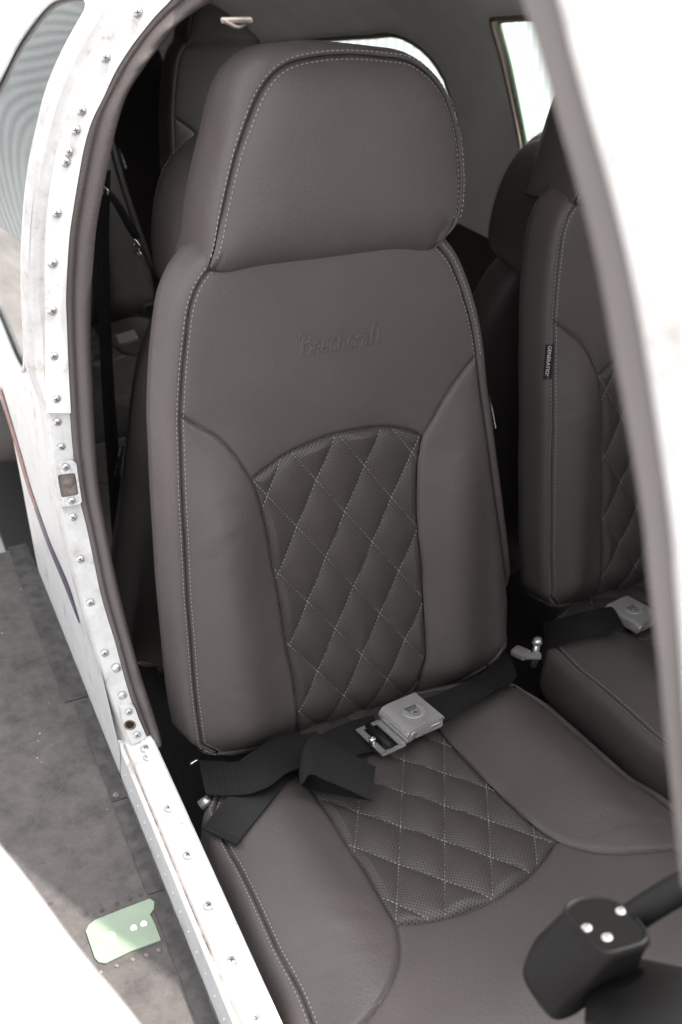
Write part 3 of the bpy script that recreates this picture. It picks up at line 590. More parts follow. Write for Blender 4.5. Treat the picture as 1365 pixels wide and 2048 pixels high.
def build_cover(root, F, B, LS, LB, RB, RS, ARC, corner, lat, n_top, end_extra, names, boxdepth, rear=None, tag=None):
    """shared by backrest and cushion: two bolsters, quilted insert, end panel, boxing, stitching"""
    J = LS[1][0]; JR = RS[1][0]                                 # where bolster seams meet the outer seams
    LS_lo, LS_hi = LS; RS_lo, RS_hi = RS
    _, LBt, il = split_at(LB, corner[0]); LBi = LB[:il+1]; _, RBt, ir = split_at(RB, corner[1]); RBi = RB[:ir+1]
    ARC = ARC.copy(); ARC[0] = LBi[-1]; ARC[-1] = RBi[-1]
    surf = []
    # end panel
    botc = np.vstack([LBt[::-1], ARC[1:-1], RBt]); P = coons(botc, n_top, LS_hi, RS_hi, 150, 70)
    d = bdist(P, [botc, n_top, LS_hi, RS_hi]); h = B(P[..., 0], P[..., 1])-dip(d)
    surf.append((P, h)); v, f = grid(F.w(P[..., 0], P[..., 1], h)); top = mk(names[0], v, f, 'leather', root, uv=P.reshape(-1, 2))
    # bolsters
    for nm, o, i in (('bolster', LS_lo, LB), ('bolster', RS_lo, RB)):
        P = ruled(o, i, 60, 120); edge = np.array([o[0], i[0]]); d = bdist(P, [o, i]); h = B(P[..., 0], P[..., 1])-dip(d)
        # soft creases pulled across the bolster
        uu, vv_ = P[..., 0], P[..., 1]; cr = (.0011*np.sin(vv_*170+5*np.sin(uu*31+vv_*9)+uu*45)+.0007*np.sin(vv_*390-uu*75+3*np.sin(vv_*41))+.0005*np.sin(vv_*640+uu*120))*(np.exp(-((vv_-.37)/.05)**2)*.6+.35*np.exp(-((vv_-.14)/.06)**2))*np.clip(d/.02, 0, 1)*(.4+.6*np.sin(uu*47+vv_*63)**2)
        surf.append((P, h+cr)); v, f = grid(F.w(P[..., 0], P[..., 1], h+cr)); mk(nm, v, f, 'leather', root, uv=P.reshape(-1, 2))
    # quilted insert
    P = coons(np.array([LBi[0]+(RBi[0]-LBi[0])*t for t in np.linspace(0, 1, 40)]), ARC, LBi, RBi, 170, 210, .35)
    Li = np.linalg.inv(lat[1:].T); q = (P-lat[0])@Li.T; d = bdist(P, [ARC, LBi, RBi])
    puff = .0076*(np.abs(np.sin(math.pi*q[..., 0])*np.sin(math.pi*q[..., 1])))**.55
    h = B(P[..., 0], P[..., 1])-dip(d)+puff*np.clip(d/.012, 0, 1)-.002
    v, f = grid(F.w(P[..., 0], P[..., 1], h)); ins = mk(names[1], v, f, 'leather_perforated', root, uv=P.reshape(-1, 2))
    poly = np.vstack([LBi, ARC[1:], RBi[::-1]]); mb = MB()
    for fam in (0, 1):
        for kk in range(-8, 9):
            t = np.arange(-8, 8, .02)[:, None]; run = lat[0]+kk*lat[1+fam]+t*lat[2-fam]
            ok = inpoly(run, poly); run = run[ok]
            if len(run) > 8:
                dd = bdist(run[:, None], [ARC, LBi, RBi])[:, 0]; keep = dd > .0015; run = run[keep]; dd = dd[keep]
                if len(run) > 4: stitch(mb, F.w(run[:, 0], run[:, 1], B(run[:, 0], run[:, 1])-dip(dd)-.0013), F.n, .0038, .0020, .00062)
    mb.build('stitching', 'thread', ins, kind='stuff')
    # boxing all round
    bot = np.array([RS_lo[0]+(LS_lo[0]-RS_lo[0])*t for t in np.linspace(0, 1, 60)]) if rear is None else rear
    loop = np.vstack([LS_lo, LS_hi[1:], n_top[1:-1], RS_hi[::-1], RS_lo[::-1][1:], bot[1:-1]]); loop = resample(np.vstack([loop, loop[0]]), 321)[:-1]
    bx, N = boxing('side_boxing', F, loop, B, boxdepth, root, 'leather', flare=.85)
    mb = MB(); seg = np.vstack([LS_lo, LS_hi[1:], n_top[1:-1], RS_hi[::-1]]); seg = resample(seg, 400)
    Nn = np.gradient(seg, axis=0); Nn = np.stack([Nn[:, 1], -Nn[:, 0]], 1); Nn /= np.linalg.norm(Nn, axis=1)[:, None]
    if ((seg-loop.mean(0))*Nn).sum() < 0: Nn = -Nn
    seam_rows(mb, F, seg, B, Nn, surf); mb.build('stitching', 'thread', bx, kind='stuff')
    return top, bx

def build_seat(name, O, label, cat, group, dseam=None, hshift=0.0):
    fb = Frame(O, FB.ux, FB.uy, FB.n); fc = Frame(O, FC.ux, FC.uy, FC.n)
    root = thing(name, (O[0], O[1]+.05, cz(-1.37)), label, cat, group)
    ds = dseam or (lambda c: c)
    # ---- backrest
    LS = cur(FB, Bb, B_LS, 120); LB = cur(FB, Bb, B_LB, 110); RB = cur(FB, Bb, B_RB, 110); ARC = cur(FB, Bb, B_ARCH, 60)
    J = FB.solve((361.5, 834), Bb); lo, hi, i = split_at(LS, J); LB[-1] = lo[-1]
    RSh = cur(FB, Bb, [(956, 713), (948, 660), (935, 608), (920, 562), (900, 518), (878, 492)], 60); RSl = spline(np.vstack([FB.solve(p, Bb) for p in [(1004, 1300), (1020, 1255), (1022, 1215), (1014, 1150), (1004, 1080), (993, 1000), (979, 900), (965, 800)]]+[RSh[0]]), 110); RB[-1] = RSh[0]
    lo, hi, RSl, RSh = map(ds, (lo, hi, RSl, RSh)); LB = LB.copy(); RB = RB.copy()
    LB[:, 0] += (lo[-1, 0]-LB[-1, 0])*np.linspace(0, 1, len(LB))**6; RB[:, 0] += (RSh[0, 0]-RB[-1, 0])*np.linspace(0, 1, len(RB))**6; LB[-1] = lo[-1]; RB[-1] = RSh[0]
    bot = np.array([lo[0]+(lo[0]-lo[2])*0, lo[0]])
    t = np.linspace(0, 1, 40)[:, None]; topc = hi[-1]*(1-t)+RSh[-1]*t; topc[:, 1] += .020*np.sin(math.pi*t[:, 0])**.7
    topc = spline(np.vstack([hi[-1], hi[-1]+V(.03, .012), topc[12:28:4], RSh[-1]+V(-.03, .012), RSh[-1]]), 50)
    bl = [RSl[0], RSl[0]+V(-.012, -.022), RSl[0]+V(-.06, -.035), V(RB[0, 0]+.02, min(RB[0, 1], 0)-.02), V(UC, -.02), V(LB[0, 0]-.02, min(LB[0, 1], 0)-.02), lo[0]+V(.06, -.035), lo[0]+V(.012, -.022), lo[0]]
    bl = spline(bl, 60)
    lat = lattice(FB, Bb, NB)
    cor = (FB.solve((505, 962), Bb), FB.solve((851, 873), Bb))
    # run bolsters and insert on down to the rolled lower edge
    def ext(c, v): return np.vstack([[c[0, 0], v], c]) if c[0, 1] > v+.004 else c
    LBe, RBe = ext(LB, -.03), ext(RB, -.03); loe = np.vstack([bl[-5], lo]); rle = np.vstack([bl[4], RSl])
    top, bx = build_cover(root, fb, Bb, (loe, hi), LBe, RBe, (rle, RSh), ARC, cor, lat, topc, None, ('upper_panel', 'quilted_insert'), .080, rear=bl)
    # pressed wordmark
    mb = MB(); a = FB.solve((598, 712), Bb); b_ = FB.solve((764, 685), Bb); du = (b_-a); ex = nrm(du); ey = V(-ex[1], ex[0])
    G = {'B': (1.35, [[(.12, 1.35), (-.02, 1.6), (.12, 1.88), (.5, 1.92), (.95, 1.9), (1.15, 1.6), (.95, 1.2), (.5, 1.05)], [(.5, 1.05), (1.05, 1.0), (1.25, .55), (1.0, .08), (.45, 0), (.1, .1)], [(.52, 1.9), (.46, 1.0), (.42, 0)], [(.34, 1.8), (.3, 1.0), (.28, .05)]]),
         'e': (.86, [[(.12, .5), (.70, .58), (.68, .88), (.42, 1.0), (.14, .72), (.12, .3), (.38, .02), (.72, .2)]]),
         'c': (.82, [[(.70, .78), (.62, .95), (.40, 1.0), (.13, .68), (.13, .3), (.38, .02), (.70, .2)]]),
         'h': (.95, [[(.12, 0), (.16, .9), (.18, 1.85)], [(.04, 1.8), (.2, 1.88)], [(.16, .7), (.42, 1.0), (.68, .88), (.70, .4), (.70, 0)], [(.02, 0), (.28, 0)], [(.58, 0), (.84, 0)]]),
         'r': (.68, [[(.14, 0), (.16, .95)], [(.16, .62), (.36, .95), (.60, .95)], [(.02, 0), (.3, 0)]]),
         'a': (.88, [[(.14, .82), (.35, 1.0), (.60, .9), (.64, .5), (.64, .12), (.80, .02)], [(.63, .58), (.3, .55), (.12, .28), (.3, .03), (.62, .2)]]),
         'f': (.66, [[(.24, 0), (.24, 1.0), (.3, 1.6), (.5, 1.88), (.74, 1.74)], [(.04, 1.0), (.58, 1.0)], [(.08, 0), (.42, 0)]]),
         't': (.72, [[(.26, 1.5), (.24, .6), (.28, .12), (.46, .02), (.68, .18)], [(.04, 1.0), (.62, 1.0)]])}
    tot = sum(G[ch][0] for ch in 'Beechcraft'); k = np.linalg.norm(du)/tot; x = 0
    for ch in 'Beechcraft':
        for st in G[ch][1]:
            q = spline(np.array(st), max(4, 5*len(st))); uvp = a+(x+q[:, :1]+.10*q[:, 1:])*k*ex+q[:, 1:]*k*ey*1.05
            P = fb.w(uvp[:, 0], uvp[:, 1], Bb(uvp[:, 0], uvp[:, 1])-.0004); mb.tube(P, .0017, 6, up=fb.n)
        x += G[ch][0]
    mb.build('pressed_wordmark', 'leather', top, smooth=True)
    # ---- headrest
    fk = fb; fb = Frame(fb.O+fb.ux*hshift, fb.ux, fb.uy, fb.n)
    Bh0 = lambda u, v: np.full(np.shape(u), .022)
    hl = cur(FB, lambda u, v: .022, H_LOOP, 200)
    bt = spline(np.vstack([hl[-1], hl[-1]+V(-.012, -.012)*.9, FB.px((800, 505), .03), FB.px((660, 524), .03), FB.px((540, 538), .03), hl[0]+V(.012, -.008), hl[0]]), 60)
    i1 = int(np.argmin(((hl-FB.px((505, 222), .022))**2).sum(1))); i2 = int(np.argmin(((hl-FB.px((893, 198), .022))**2).sum(1)))
    P = coons(bt[::-1], hl[i1:i2+1], hl[:i1+1], hl[i2:][::-1], 110, 100); d = bdist(P, [hl, bt])
    cs, ct = cluster(110)[None, :], cluster(100)[:, None]; dome = (1-abs(2*cs-1)**3)**.8*(1-abs(2*ct-1)**3.5)**.8
    dd2 = bdist(P, [hl]); db = bdist(P, [bt]); h = .022-.0042*np.exp(-(dd2/.0028)**1.3)-.003*np.exp(-dd2/.012)+.020*dome-.016*np.exp(-db/.014)*np.clip(dd2/.01, 0, 1)
    v, f = grid(fb.w(P[..., 0], P[..., 1], h)); hd = mk('headrest', v, f, 'leather', root, uv=P.reshape(-1, 2))
    loop = resample(np.vstack([hl, bt[1:]]), 261)[:-1]; onb = bdist(loop[:, None], [bt])[:, 0] < .0015
    fl = np.where(onb, .06, .50+.45*sm((loop[:, 1]-.82)/.07)*sm((.04-loop[:, 0])/.12)); fl = np.where((loop[:, 0] < UC) & ~onb, fl*(.30+.70*sm((loop[:, 1]-.685)/.09)), fl); fl = np.convolve(np.concatenate([fl[-6:], fl, fl[:6]]), np.ones(13)/13, 'valid')
    bx2, N = boxing('headrest_boxing', fb, loop, lambda u, v: .022-.014*np.clip((.58-fl)/.52, 0, 1), .128, hd, 'leather', flare=fl, bulge=-.003)
    mb = MB(); Nn = np.gradient(hl, axis=0); Nn = np.stack([Nn[:, 1], -Nn[:, 0]], 1); Nn /= np.linalg.norm(Nn, axis=1)[:, None]
    if ((hl-hl.mean(0))*Nn).sum() < 0: Nn = -Nn
    seam_rows(mb, fb, hl[3:-9], lambda u, v: np.full(np.shape(u), .022), Nn[3:-9], [(P, h)]); mb.build('stitching', 'thread', hd, kind='stuff')
    for s in (-.06, .06): mb = MB(); mb.tube([fb.w(UC+s, .60, -.045), fb.w(UC+s, .74, -.045)], .006, 10); mb.build('headrest_post', 'chrome', root, smooth=True)
    fb = fk
    # ---- cushion
    LS = cur(FC, Bc, C_LS, 120); LB = cur(FC, Bc, C_LB, 120); RB = cur(FC, Bc, C_RB, 110); ARC = cur(FC, Bc, C_ARC, 60); LB[-1] = LS[-1]
    hi = np.array([LS[-1]+V(0, .09)*t for t in np.linspace(0, 1, 20)]); RSl = hidden_twin(LS); RSl[:, 0] += .012*sm((.40-RSl[:, 1])/.14); RSh = hidden_twin(hi); RB[-1] = RSh[0]
    RB = spline(np.vstack([RB[:-14], RB[-1]]), 110)
    t = np.linspace(0, 1, 40)[:, None]; topc = hi[-1]*(1-t)+RSh[-1]*t; topc[:, 1] += .03*np.sin(math.pi*t[:, 0])
    bl = spline(np.vstack([RSl[0]+V(-.0, 0), RSl[0]+V(-.015, -.03), V(RSl[0, 0]-.07, .012), V(.12, -.02), V(UC, -.03), V(-.13, -.02), V(LS[0, 0]+.07, .025), LS[0]+V(.012, -.022), LS[0]]), 60)
    lat = lattice(FC, Bc, NC); cor = (FC.solve((791, 1843), Bc), FC.solve((1115, 1675), Bc))
    LBe, RBe = ext(LB, -.03), ext(RB, -.03); loe = np.vstack([bl[-6], LS]); rle = np.vstack([bl[5], RSl])
    build_cover(root, fc, Bc, (loe, hi), LBe, RBe, (rle, RSh), ARC, cor, lat, topc, None, ('front_panel', 'cushion_insert'), .115, rear=bl)
    mb = MB(); mb.box((O[0]+UC, O[1]-.20, cz(-1.30)), np.eye(3), (.20, .20, .07), bev=.01); mb.build('seat_base', 'black_plastic', root)
    # woven tag on the outer seam
    return root, fb, fc, LS

def tag(root, F, B, curve_pts, side, text, uvs):
    """little folded label sewn into the outer seam: uvs = (u,v) low and high on the boxing"""
    lo, hi = np.asarray(uvs[0]), np.asarray(uvs[1]); t = nrm(F.w(*hi, 0)-F.w(*lo, 0)); out = nrm(F.ux*side*.75-F.n*.65); n = nrm(np.cross(t, out)); n = n if n@F.n > 0 else -n
    a = F.w(*lo, B(*lo)+.0015); b_ = F.w(*hi, B(*hi)+.0015); wd = .013; k = 8
    rows = [[a+(b_-a)*s+out*wd*q+n*(.0015+.003*math.sin(q*2.5)) for q in np.linspace(0, 1, k)] for s in np.linspace(0, 1, 3)]; v, f = grid(np.array(rows))
    o = mk('woven_tag', v, f, 'label_black', root); o['label'] = 'small black woven tag with white lettering'
    fc_ = bpy.data.curves.new('lettering', 'FONT'); fc_.body = text; fc_.size = .0074; fc_.extrude = .0001; fc_.align_x = 'CENTER'; fc_.align_y = 'CENTER'
    tmp = bpy.data.objects.new('tmp', fc_); C.objects.link(tmp); dg = bpy.context.evaluated_depsgraph_get(); me = bpy.data.meshes.new_from_object(tmp.evaluated_get(dg)); bpy.data.objects.remove(tmp)
    co = np.array([q.co[:] for q in me.vertices]); L = np.linalg.norm(b_-a); co[:, 0] *= L*.94/(np.ptp(co[:, 0])+1e-9)
    ex, ey = (-t, out) if side < 0 else (t, out); ey = np.cross(n, ex); mid = (a+b_)/2+out*wd*.55+n*.0052
    W = mid+co[:, :1]*ex+co[:, 1:2]*ey+co[:, 2:3]*n; mk('lettering', W, [tuple(p.vertices) for p in me.polygons], 'label_white', o, smooth=False, auto=False)
    return o
front, fb1, fc1, CLS = build_seat('leather_seat', P0, 'taupe leather front seat in the middle with quilted insert and pressed lettering', 'seat', 'taupe leather cabin seats')
def less_flare(c):
    c = c.copy(); s = np.sign(c[:, 0]-UC); c[:, 0] += s*np.interp(c[:, 1], [0, .25, .5, .7], [-.034, -.018, .0, .028]); return c
PO = P0+V(.635, .105, -.02)
pilot, fb2, fc2, _ = build_seat('leather_seat', PO, 'taupe leather front seat at the right, partly hidden by the blurred door post', 'seat', 'taupe leather cabin seats', less_flare, -.035)
fbp = Frame(PO, FB.ux, FB.uy, FB.n)
lo2 = fbp.solve((1103, 757), Bb); hi2 = fbp.solve((1108, 688), Bb); tag(pilot, fbp, Bb, None, -1, 'GENERATION', (lo2, hi2))
l3 = FB.solve((984, 862), Bb); h3 = FB.solve((974, 796), Bb); tag(front, FB, Bb, None, 1, 'GENERATION', (l3, h3))
def copy_tree(o, parent=None):
    c = o.copy(); C.objects.link(c); c.parent = parent
    for ch in o.children: copy_tree(ch, c)
    return c
def dup(src, delta, rz, label, name='leather_seat', s=1):
    c = copy_tree(src); c.location = Vector(src.location)+Vector(delta); c.rotation_euler = (0, 0, rz); c['label'] = label; return c
dup(front, (.015, .38, -.12), math.pi, 'grey leather seat facing aft, back to back with the middle front seat')
dup(front, (.66, .50, -.20), math.pi, 'dark leather seat facing aft behind the right hand front seat')
dup(front, (-.06, 1.75, -.05), 0, 'dark rear seat glimpsed between the left door padding and the middle seat')
dup(front, (.56, 1.75, -.05), 0, 'dark rear seat far back, mostly hidden behind the middle headrest')

# ------------------------------------------------------------------ seat belts
def ribbon(name, pairs, F, parent, th=.0016, n=60, mat='webbing'):
    """webbing lofted between two edges; pairs = (pixel, pixel, height above the seat plane)"""
    def lay(p, h):
        if F is FY: return on_plane(p, F.O+F.n*h, F.n)
        fn = lambda u, v: max(float(Bc(u, v)), -.004)+h; u, v = F.solve(p, fn); return F.w(u, v, fn(u, v))
    A = spline([lay(a, h if not isinstance(h, tuple) else h[0]) for a, b_, h in pairs], n)
    B = spline([lay(b_, h if not isinstance(h, tuple) else h[1]) for a, b_, h in pairs], n)
    k = 7; T = np.linspace(0, 1, k); P = A[:, None]*(1-T[None, :, None])+B[:, None]*T[None, :, None]
    du = np.gradient(P, axis=0); dv = np.gradient(P, axis=1); N = np.cross(du, dv); N /= np.linalg.norm(N, axis=2)[..., None]+1e-12
    if (N@F.n).mean() < 0: N = -N
    ph = np.linspace(0, 1, n)[:, None]; P = P+N*(.0006*np.sin(ph*11+T[None]*3)+.0016*np.sin(T[None]*math.pi))[..., None]
    top = P+N*th/2; bot = P-N*th/2; ring = np.concatenate([top, bot[:, ::-1]], 1); v, f = grid(ring, wrap=True)
    L = np.concatenate([[0], np.cumsum(np.linalg.norm(np.diff(P[:, 3], axis=0), axis=1))]); uv = np.array([[(x*.048, l) for x in list(T)+list(T[::-1])] for l in L]).reshape(-1, 2)
    kk = 2*k; ff = f+[tuple(range(kk))[::-1], tuple((n-1)*kk+i for i in range(kk))]
    return sharp(mk(name, v, ff, mat, parent, True, uv=uv), 50)
def buckle(root, F, corners, hgt, thick, emblem=True, lean=None):
    """lift-latch buckle: corners = pixels of the lid (left-back, right-back, right-front, left-front)"""
    Cn = [on_plane(p, F.O+F.n*hgt, F.n) for p in corners]; o = sum(Cn)/4; ex = nrm((Cn[1]-Cn[0])+(Cn[2]-Cn[3])); n = F.n; ey = nrm(np.cross(n, ex))
    hx = (np.linalg.norm(Cn[1]-Cn[0])+np.linalg.norm(Cn[2]-Cn[3]))/4; hy = (np.linalg.norm(Cn[3]-Cn[0])+np.linalg.norm(Cn[2]-Cn[1]))/4
    W = lambda x, y, z: o+ex*x+ey*y+n*z
    # lid: curved sheet, rolled down on its left edge
    prof = [(hx, -.0025), (hx, 0), (hx*.98, .0008), (-hx*.55, .0006), (-hx*.78, -.0012), (-hx*.93, -.005), (-hx*1.0, -.0105), (-hx*1.0, -thick*.8)]
    up = [[W(x, y, z) for x, z in prof] for y in (-hy, -hy*.97, hy*.97, hy)]
    lowr = [[W(x*.985, y*.99, z-.0016) for x, z in prof] for y in (-hy, -hy*.97, hy*.97, hy)]
    mb = MB(); U = np.array(up); D = np.array(lowr); k = len(prof); v, f = grid(U); mb.add(v, f); v, f = grid(D); mb.add(v, f)
    for r in (0, 3): mb.add(np.vstack([U[r], D[r]]), [(i, i+1, i+1+k, i+k) for i in range(k-1)])
    for c in (0, k-1): mb.add(np.vstack([U[:, c], D[:, c]]), [(i, i+1, i+5, i+4) for i in range(3)])
    body = MB(); body.box(W(hx*.02, 0, -thick*.58), [ex, ey, n], (hx*.94, hy*.96, thick*.40), bev=.0015); bd = body.build('buckle', 'brushed', root, smooth=False)
    lid = sharp(mb.build('lid', 'brushed', bd, smooth=True), 30)
    # slot and pivot on the visible side
    mb = MB(); mb.box(W(hx*.55, -hy*.965, -thick*.5), [ex, ey, n], (hx*.22, .0006, .0014)); mb.build('side_slot', 'chrome', bd)
    mb = MB(); mb.tube([W(-hx*.6, -hy*.955, -thick*.55), W(-hx*.6, -hy*.99, -thick*.55)], .0045, 14); mb.build('pivot', 'steel', bd)
    # crest
    e0 = (hx*.12, 0); r = min(hx, hy)*.50; mb = MB()
    circ = [W(e0[0]+r*1.0*math.cos(t), e0[1]+r*1.0*math.sin(t), .0009) for t in np.arange(28)*2*math.pi/28]; prism(mb, circ, n, .0005, 0)
    S = lambda pts, z=.0014, h=.0004, m=1: prism(mb, [W(e0[0]+x*r, e0[1]+y*r, z) for x, y in pts], n, h, m)
    sh = [(-.5, .62), (.5, .62), (.46, .35), (.50, -.1), (.34, -.5), (0, -.78), (-.34, -.5), (-.50, -.1), (-.46, .35)]
    S(sh, .0014, .0002, 1); S([(x*.86, y*.88-.02) for x, y in sh], .0016, .0002, 0)
    S([(-.62, .66), (.62, .66), (.5, .30), (.46, .06), (-.46, .06), (-.5, .30)], .0018, .0003, 1)
    for i in range(5): xx = -.34+i*.17; S([(xx-.025, .12), (xx+.025, .12), (xx+.025, .52), (xx-.025, .52)], .0021, .0001, 0)
    S([(-.06, -.52), (.06, -.52), (.06, -.08), (-.06, -.08)], .0018, .0003, 1); S([(-.25, -.35), (.25, -.35), (.25, -.24), (-.25, -.24)], .0019, .0003, 1)
    mb.build('crest', ['emblem_light', 'emblem_dark'], lid)
    return o, ex, ey, n, hx, hy
FY = Frame(V(0, 1.66, 0), (1, 0, 0), (0, 0, 1), (0, -1, 0))
belt = thing('lap_belt', on_plane((800, 1440), P0, FC.n), 'black lap belt with silver buckle lying across the middle seat', 'seat belt', 'lap belts on the seats')
o, ex, ey, n_, hx, hy = buckle(belt, FC, [(766, 1410), (838, 1386), (882, 1433), (806, 1473)], .045, .018)
W = lambda x, y, z: o+ex*x+ey*y+n_*z
# tongue frame with roller and knob
mb = MB(); t0 = -hx*1.05
for (x0, x1, y0, y1) in ((t0-.040, t0-.031, -hy*.95, hy*.85), (t0-.008, t0+.012, -hy*.9, hy*.9), (t0-.040, t0, -hy*1.02, -hy*.82), (t0-.040, t0, hy*.78, hy*.95)):
    mb.box(W((x0+x1)/2, (y0+y1)/2, -.020), [ex, ey, n_], ((x1-x0)/2, (y1-y0)/2, .0014), bev=.0006)
tongue = mb.build('tongue_frame', 'steel', belt)
mb = MB(); mb.tube([W(t0-.022, -hy*.86, -.0165), W(t0-.022, hy*.82, -.0165)], .0048, 12); mb.build('roller', 'black_plastic', tongue, smooth=True)
mb = MB(); mb.tube([W(t0-.037, -.006, -.020), W(t0-.037, -.006, -.011), W(t0-.037, -.006, -.009)], [.0052, .0050, .0030], 14); mb.tube([W(t0-.037, -.006, -.0095), W(t0-.037, -.006, -.008)], .0014, 10); mb.build('knob', 'chrome', tongue, smooth=True)
# webbing
ribbon('webbing', [((398, 1521), (413, 1589), .012), ((440, 1524), (452, 1590), .014), ((480, 1522), (500, 1588), .016), ((515, 1500), (540, 1572), .022), ((545, 1478), (575, 1545), .026), ((600, 1462), (628, 1530), .024)], FC, belt)
ribbon('webbing_tail', [((409, 1652), (477, 1684), (.006, .004)), ((430, 1626), (500, 1655), (.006, .004)), ((472, 1578), (540, 1606), (.010, .006)), ((522, 1524), (592, 1545), (.016, .010)), ((570, 1482), (628, 1512), (.020, .014)), ((632, 1462), (664, 1494), .02)], FC, belt)
lay2 = lambda p, h: (lambda q: FC.w(q[0], q[1], float(Bc(q[0], q[1]))+h))(FC.solve(p, lambda u, v: float(Bc(u, v))+h))
mb = MB(); A, B_ = lay2((410, 1653), .0085), lay2((478, 1685), .0065); mb.box((A+B_)/2, [nrm(B_-A), nrm(np.cross(FC.n, B_-A)), FC.n], (np.linalg.norm(B_-A)/2, .005, .0016), bev=.0006); mb.build('folded_end', 'webbing', belt)
ribbon('webbing_loop', [((604, 1520), (602, 1572), (.046, .030)), ((612, 1490), (606, 1564), (.058, .046)), ((628, 1472), (622, 1548), (.064, .056)), ((660, 1482), (650, 1560), (.062, .054)), ((700, 1508), (695, 1578), (.054, .046)), ((752, 1533), (742, 1602), (.040, .032))], FC, belt)
ribbon('webbing_loop', [((750, 1536), (741, 1604), (.038, .030)), ((745, 1540), (734, 1600), (.030, .022)), ((700, 1535), (690, 1592), (.024, .014)), ((640, 1520), (625, 1580), (.018, .010)), ((606, 1510), (603, 1572), (.028, .020))], FC, belt)
ribbon('webbing', [((640, 1470), (690, 1530), .020), ((690, 1447), (716, 1512), .016), ((722, 1438), (742, 1503), .013), ((748, 1430), (766, 1496), .012)], FC, belt)
ribbon('webbing', [((838, 1402), (856, 1452), .030), ((880, 1388), (892, 1442), .030), ((930, 1364), (938, 1412), .028), ((970, 1342), (985, 1384), .022), ((1000, 1312), (1022, 1366), .012), ((1012, 1298), (1034, 1352), -.01)], FC, belt)
mb = MB()
for k in range(5):
    pa = [FC.solve((424+k*13, 1532), lambda u, v: float(Bc(u, v))+.0165), FC.solve((436+k*13, 1584), lambda u, v: float(Bc(u, v))+.0165)]; pp_ = resample(np.array(pa), 20); stitch(mb, FC.w(pp_[:, 0], pp_[:, 1], np.array([float(Bc(u, v))+.0160 for u, v in pp_])), FC.n, .003, .0015, .0005)
mb.build('anchor_stitching', 'thread_dark', belt, kind='stuff')
for p, h in (((388, 1524), .010), ((516, 1586), .020), ((1009, 1367), .018)):
    q = on_plane(p, FC.O+FC.n*h, FC.n); mb = MB(); mb.box(q, [nrm((1, .2, .1)), nrm((-.2, 1, 0)), (0, 0, 1)], (.006, .0022, .0022), bev=.0008); mb.build('adjuster_edge', 'chrome', belt)
q = on_plane((413, 1602), FC.O+FC.n*.0, FC.n); mb = MB(); mb.tube([q+V(-.008, 0, -.006), q+V(.006, 0, .002)], [.008, .007], 14); mb.build('anchor_bolt', 'steel', belt, smooth=True)
FC2 = Frame(PO, FC.ux, FC.uy, FC.n)
belt2 = thing('lap_belt', on_plane((1270, 1230), PO, FC.n), 'black lap belt with shiny silver buckle on the right hand seat', 'seat belt', 'lap belts on the seats')
buckle(belt2, FC2, [(1219, 1208), (1268, 1189), (1312, 1231), (1264, 1256)], .04, .018)
ribbon('webbing', [((1085, 1246), (1100, 1298), .004), ((1110, 1240), (1125, 1288), .018), ((1150, 1228), (1165, 1276), .028), ((1190, 1220), (1210, 1266), .030), ((1225, 1212), (1250, 1258), .030)], FC2, belt2)
lev = thing('seat_lever', on_plane((1045, 1300), PO, FC.n), 'small grey release lever low between the two front seats', 'lever')
mb = MB(); A = on_plane((1028, 1300), PO, FC.n); B_ = on_plane((1056, 1312), PO, FC.n); D_ = on_plane((1078, 1312), PO, FC.n)
mb.box((A+B_)/2, [nrm(B_-A), nrm(np.cross(FC.n, B_-A)), FC.n], (.014, .011, .006), bev=.003); mb.box((B_+D_)/2, [nrm(D_-B_), nrm(np.cross(FC.n, D_-B_)), FC.n], (.013, .006, .004), bev=.002); mb.build('handle', 'grey_plastic', lev)
mb = MB(); q = on_plane((1075, 1285), PO+FC.n*.02, FC.n); mb.tube([q+V(0, 0, -.05), q+V(0, 0, .0)], .006, 12); mb.tube([q, q+V(0, 0, .008)], [.010, .006], 12); mb.build('bolt', 'brushed', lev, smooth=True)
# rear belts: hanging shoulder strap with fittings, and a far buckle
sb3 = thing('shoulder_strap', at_y((225, 900), 1.62), 'dark hanging shoulder strap with chrome fitting beside the left door padding', 'seat belt')
ribbon('webbing', [((196, 340), (222, 340), 0), ((193, 470), (219, 470), .0), ((196, 600), (221, 600), 0), ((204, 780), (229, 780), 0), ((212, 900), (238, 900), 0), ((226, 1100), (252, 1100), 0), ((246, 1300), (272, 1300), 0)], FY, sb3)
ribbon('webbing_tail', [((205, 378), (217, 374), 0), ((230, 415), (243, 408), 0), ((252, 455), (266, 446), 0), ((268, 480), (282, 474), 0)], FY, sb3)
mb = MB(); P_ = [at_y(p, 1.65) for p in [(268, 478), (280, 496), (277, 502), (284, 512), (272, 506), (268, 486)]]; mb.tube(spline(P_, 24), .0024, 8); mb.build('fitting', 'chrome', sb3, smooth=True)
mb = MB(); P_ = [at_y(p, 1.65) for p in [(206, 388), (206, 374), (216, 384), (214, 390)]]; mb.tube(spline(P_, 20), .0026, 8); mb.build('fitting', 'chrome', sb3, smooth=True)
rb = thing('rear_buckle', at_y((253, 676), 2.35), 'small chrome belt buckle on the dark rear seat', 'buckle')
mb = MB(); a_, b_ = at_y((237, 681), 2.3), at_y((269, 671), 2.3); mb.box((a_+b_)/2, [nrm(b_-a_), nrm(np.cross((0, -.5, 1), b_-a_)), nrm((0, -.5, 1))], (.024, .015, .006), bev=.002); mb.build('lid', 'chrome', rb)

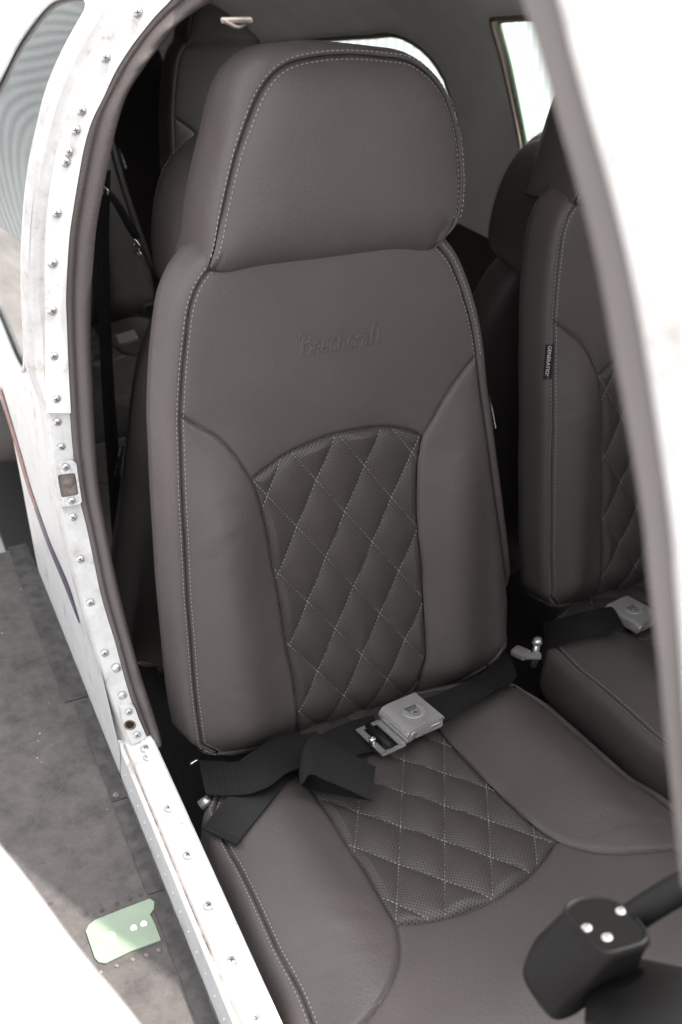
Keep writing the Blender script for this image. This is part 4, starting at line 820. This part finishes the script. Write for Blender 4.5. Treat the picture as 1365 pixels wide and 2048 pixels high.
# ------------------------------------------------------------------ control yoke
yk = thing('control_yoke', at_d((1180, 1900), .80), 'blurred black control yoke in the lower right corner', 'control yoke')
DY = .80; nf = nrm(V(-.10, .25, 1.0)); o_ = at_d((1215, 1845), DY)
def on_f(p, off=0): return on_plane(p, o_+nf*off, nf)
face = spline([on_f(p) for p in [(1130, 1812), (1150, 1796), (1180, 1790), (1225, 1797), (1255, 1815), (1285, 1845), (1296, 1866), (1290, 1880), (1255, 1893), (1215, 1902), (1195, 1893), (1165, 1858), (1140, 1832)]], 61, True)[:-1]
foot = spline([at_d(p, DY+.05) for p in [(1062, 1895), (1080, 1868), (1110, 1850), (1180, 1850), (1240, 1890), (1275, 1930), (1272, 1950), (1240, 1962), (1190, 1978), (1140, 2012), (1098, 2020), (1062, 1985), (1046, 1945)]], 61, True)[:-1]
cf = face.mean(0); rows = [cf+(face-cf)*.90-nf*.003, cf+(face-cf)*.95-nf*.001, cf+(face-cf)*.99, cf+(face-cf)*1.03-nf*.002, cf+(face-cf)*1.05-nf*.006]
for t in np.linspace(.1, 1, 10): rows.append((cf+(face-cf)*1.05-nf*.006)*(1-t)+foot*t)
rows.append(foot+(foot.mean(0)-foot)*.12-nf*.015); rows.append(foot+(foot.mean(0)-foot)*.5-nf*.022)
v, f = grid(np.array(rows), wrap=True); mb = MB(); mb.add(v, f); mb.f.append(tuple((len(rows)-1)*60+i for i in range(60))); mb.m.append(0); hs_ = mb.build('hub_housing', 'black_plastic', yk, smooth=True)
mb = MB(); prism(mb, (cf+(face-cf)*.91)-nf*.003, nf, .0012); fp = mb.build('face_plate', 'black_gloss', yk)
for p in ((1174, 1856), (1243, 1822), (1215, 1875)):
    put('screw', SCREW, on_f(p, -.0016), nf, fp, .55)
A = on_f((1262, 1838), -.012); B_ = at_d((1420, 1745), DY-.02); mb = MB(); mb.tube(spline([A, A*.6+B_*.4+V(0, 0, .002), B_], 14), [.0105]*14, 14); mb.build('arm', 'black_plastic', yk, smooth=True)
A = foot.mean(0)+V(.02, -.02, -.02); B_ = at_d((1640, 2160), DY+.02); mb = MB(); mb.tube([A+V(0, 0, -.01), B_], [.034, .05], 18); mb.build('column', 'black_plastic', yk, smooth=True)
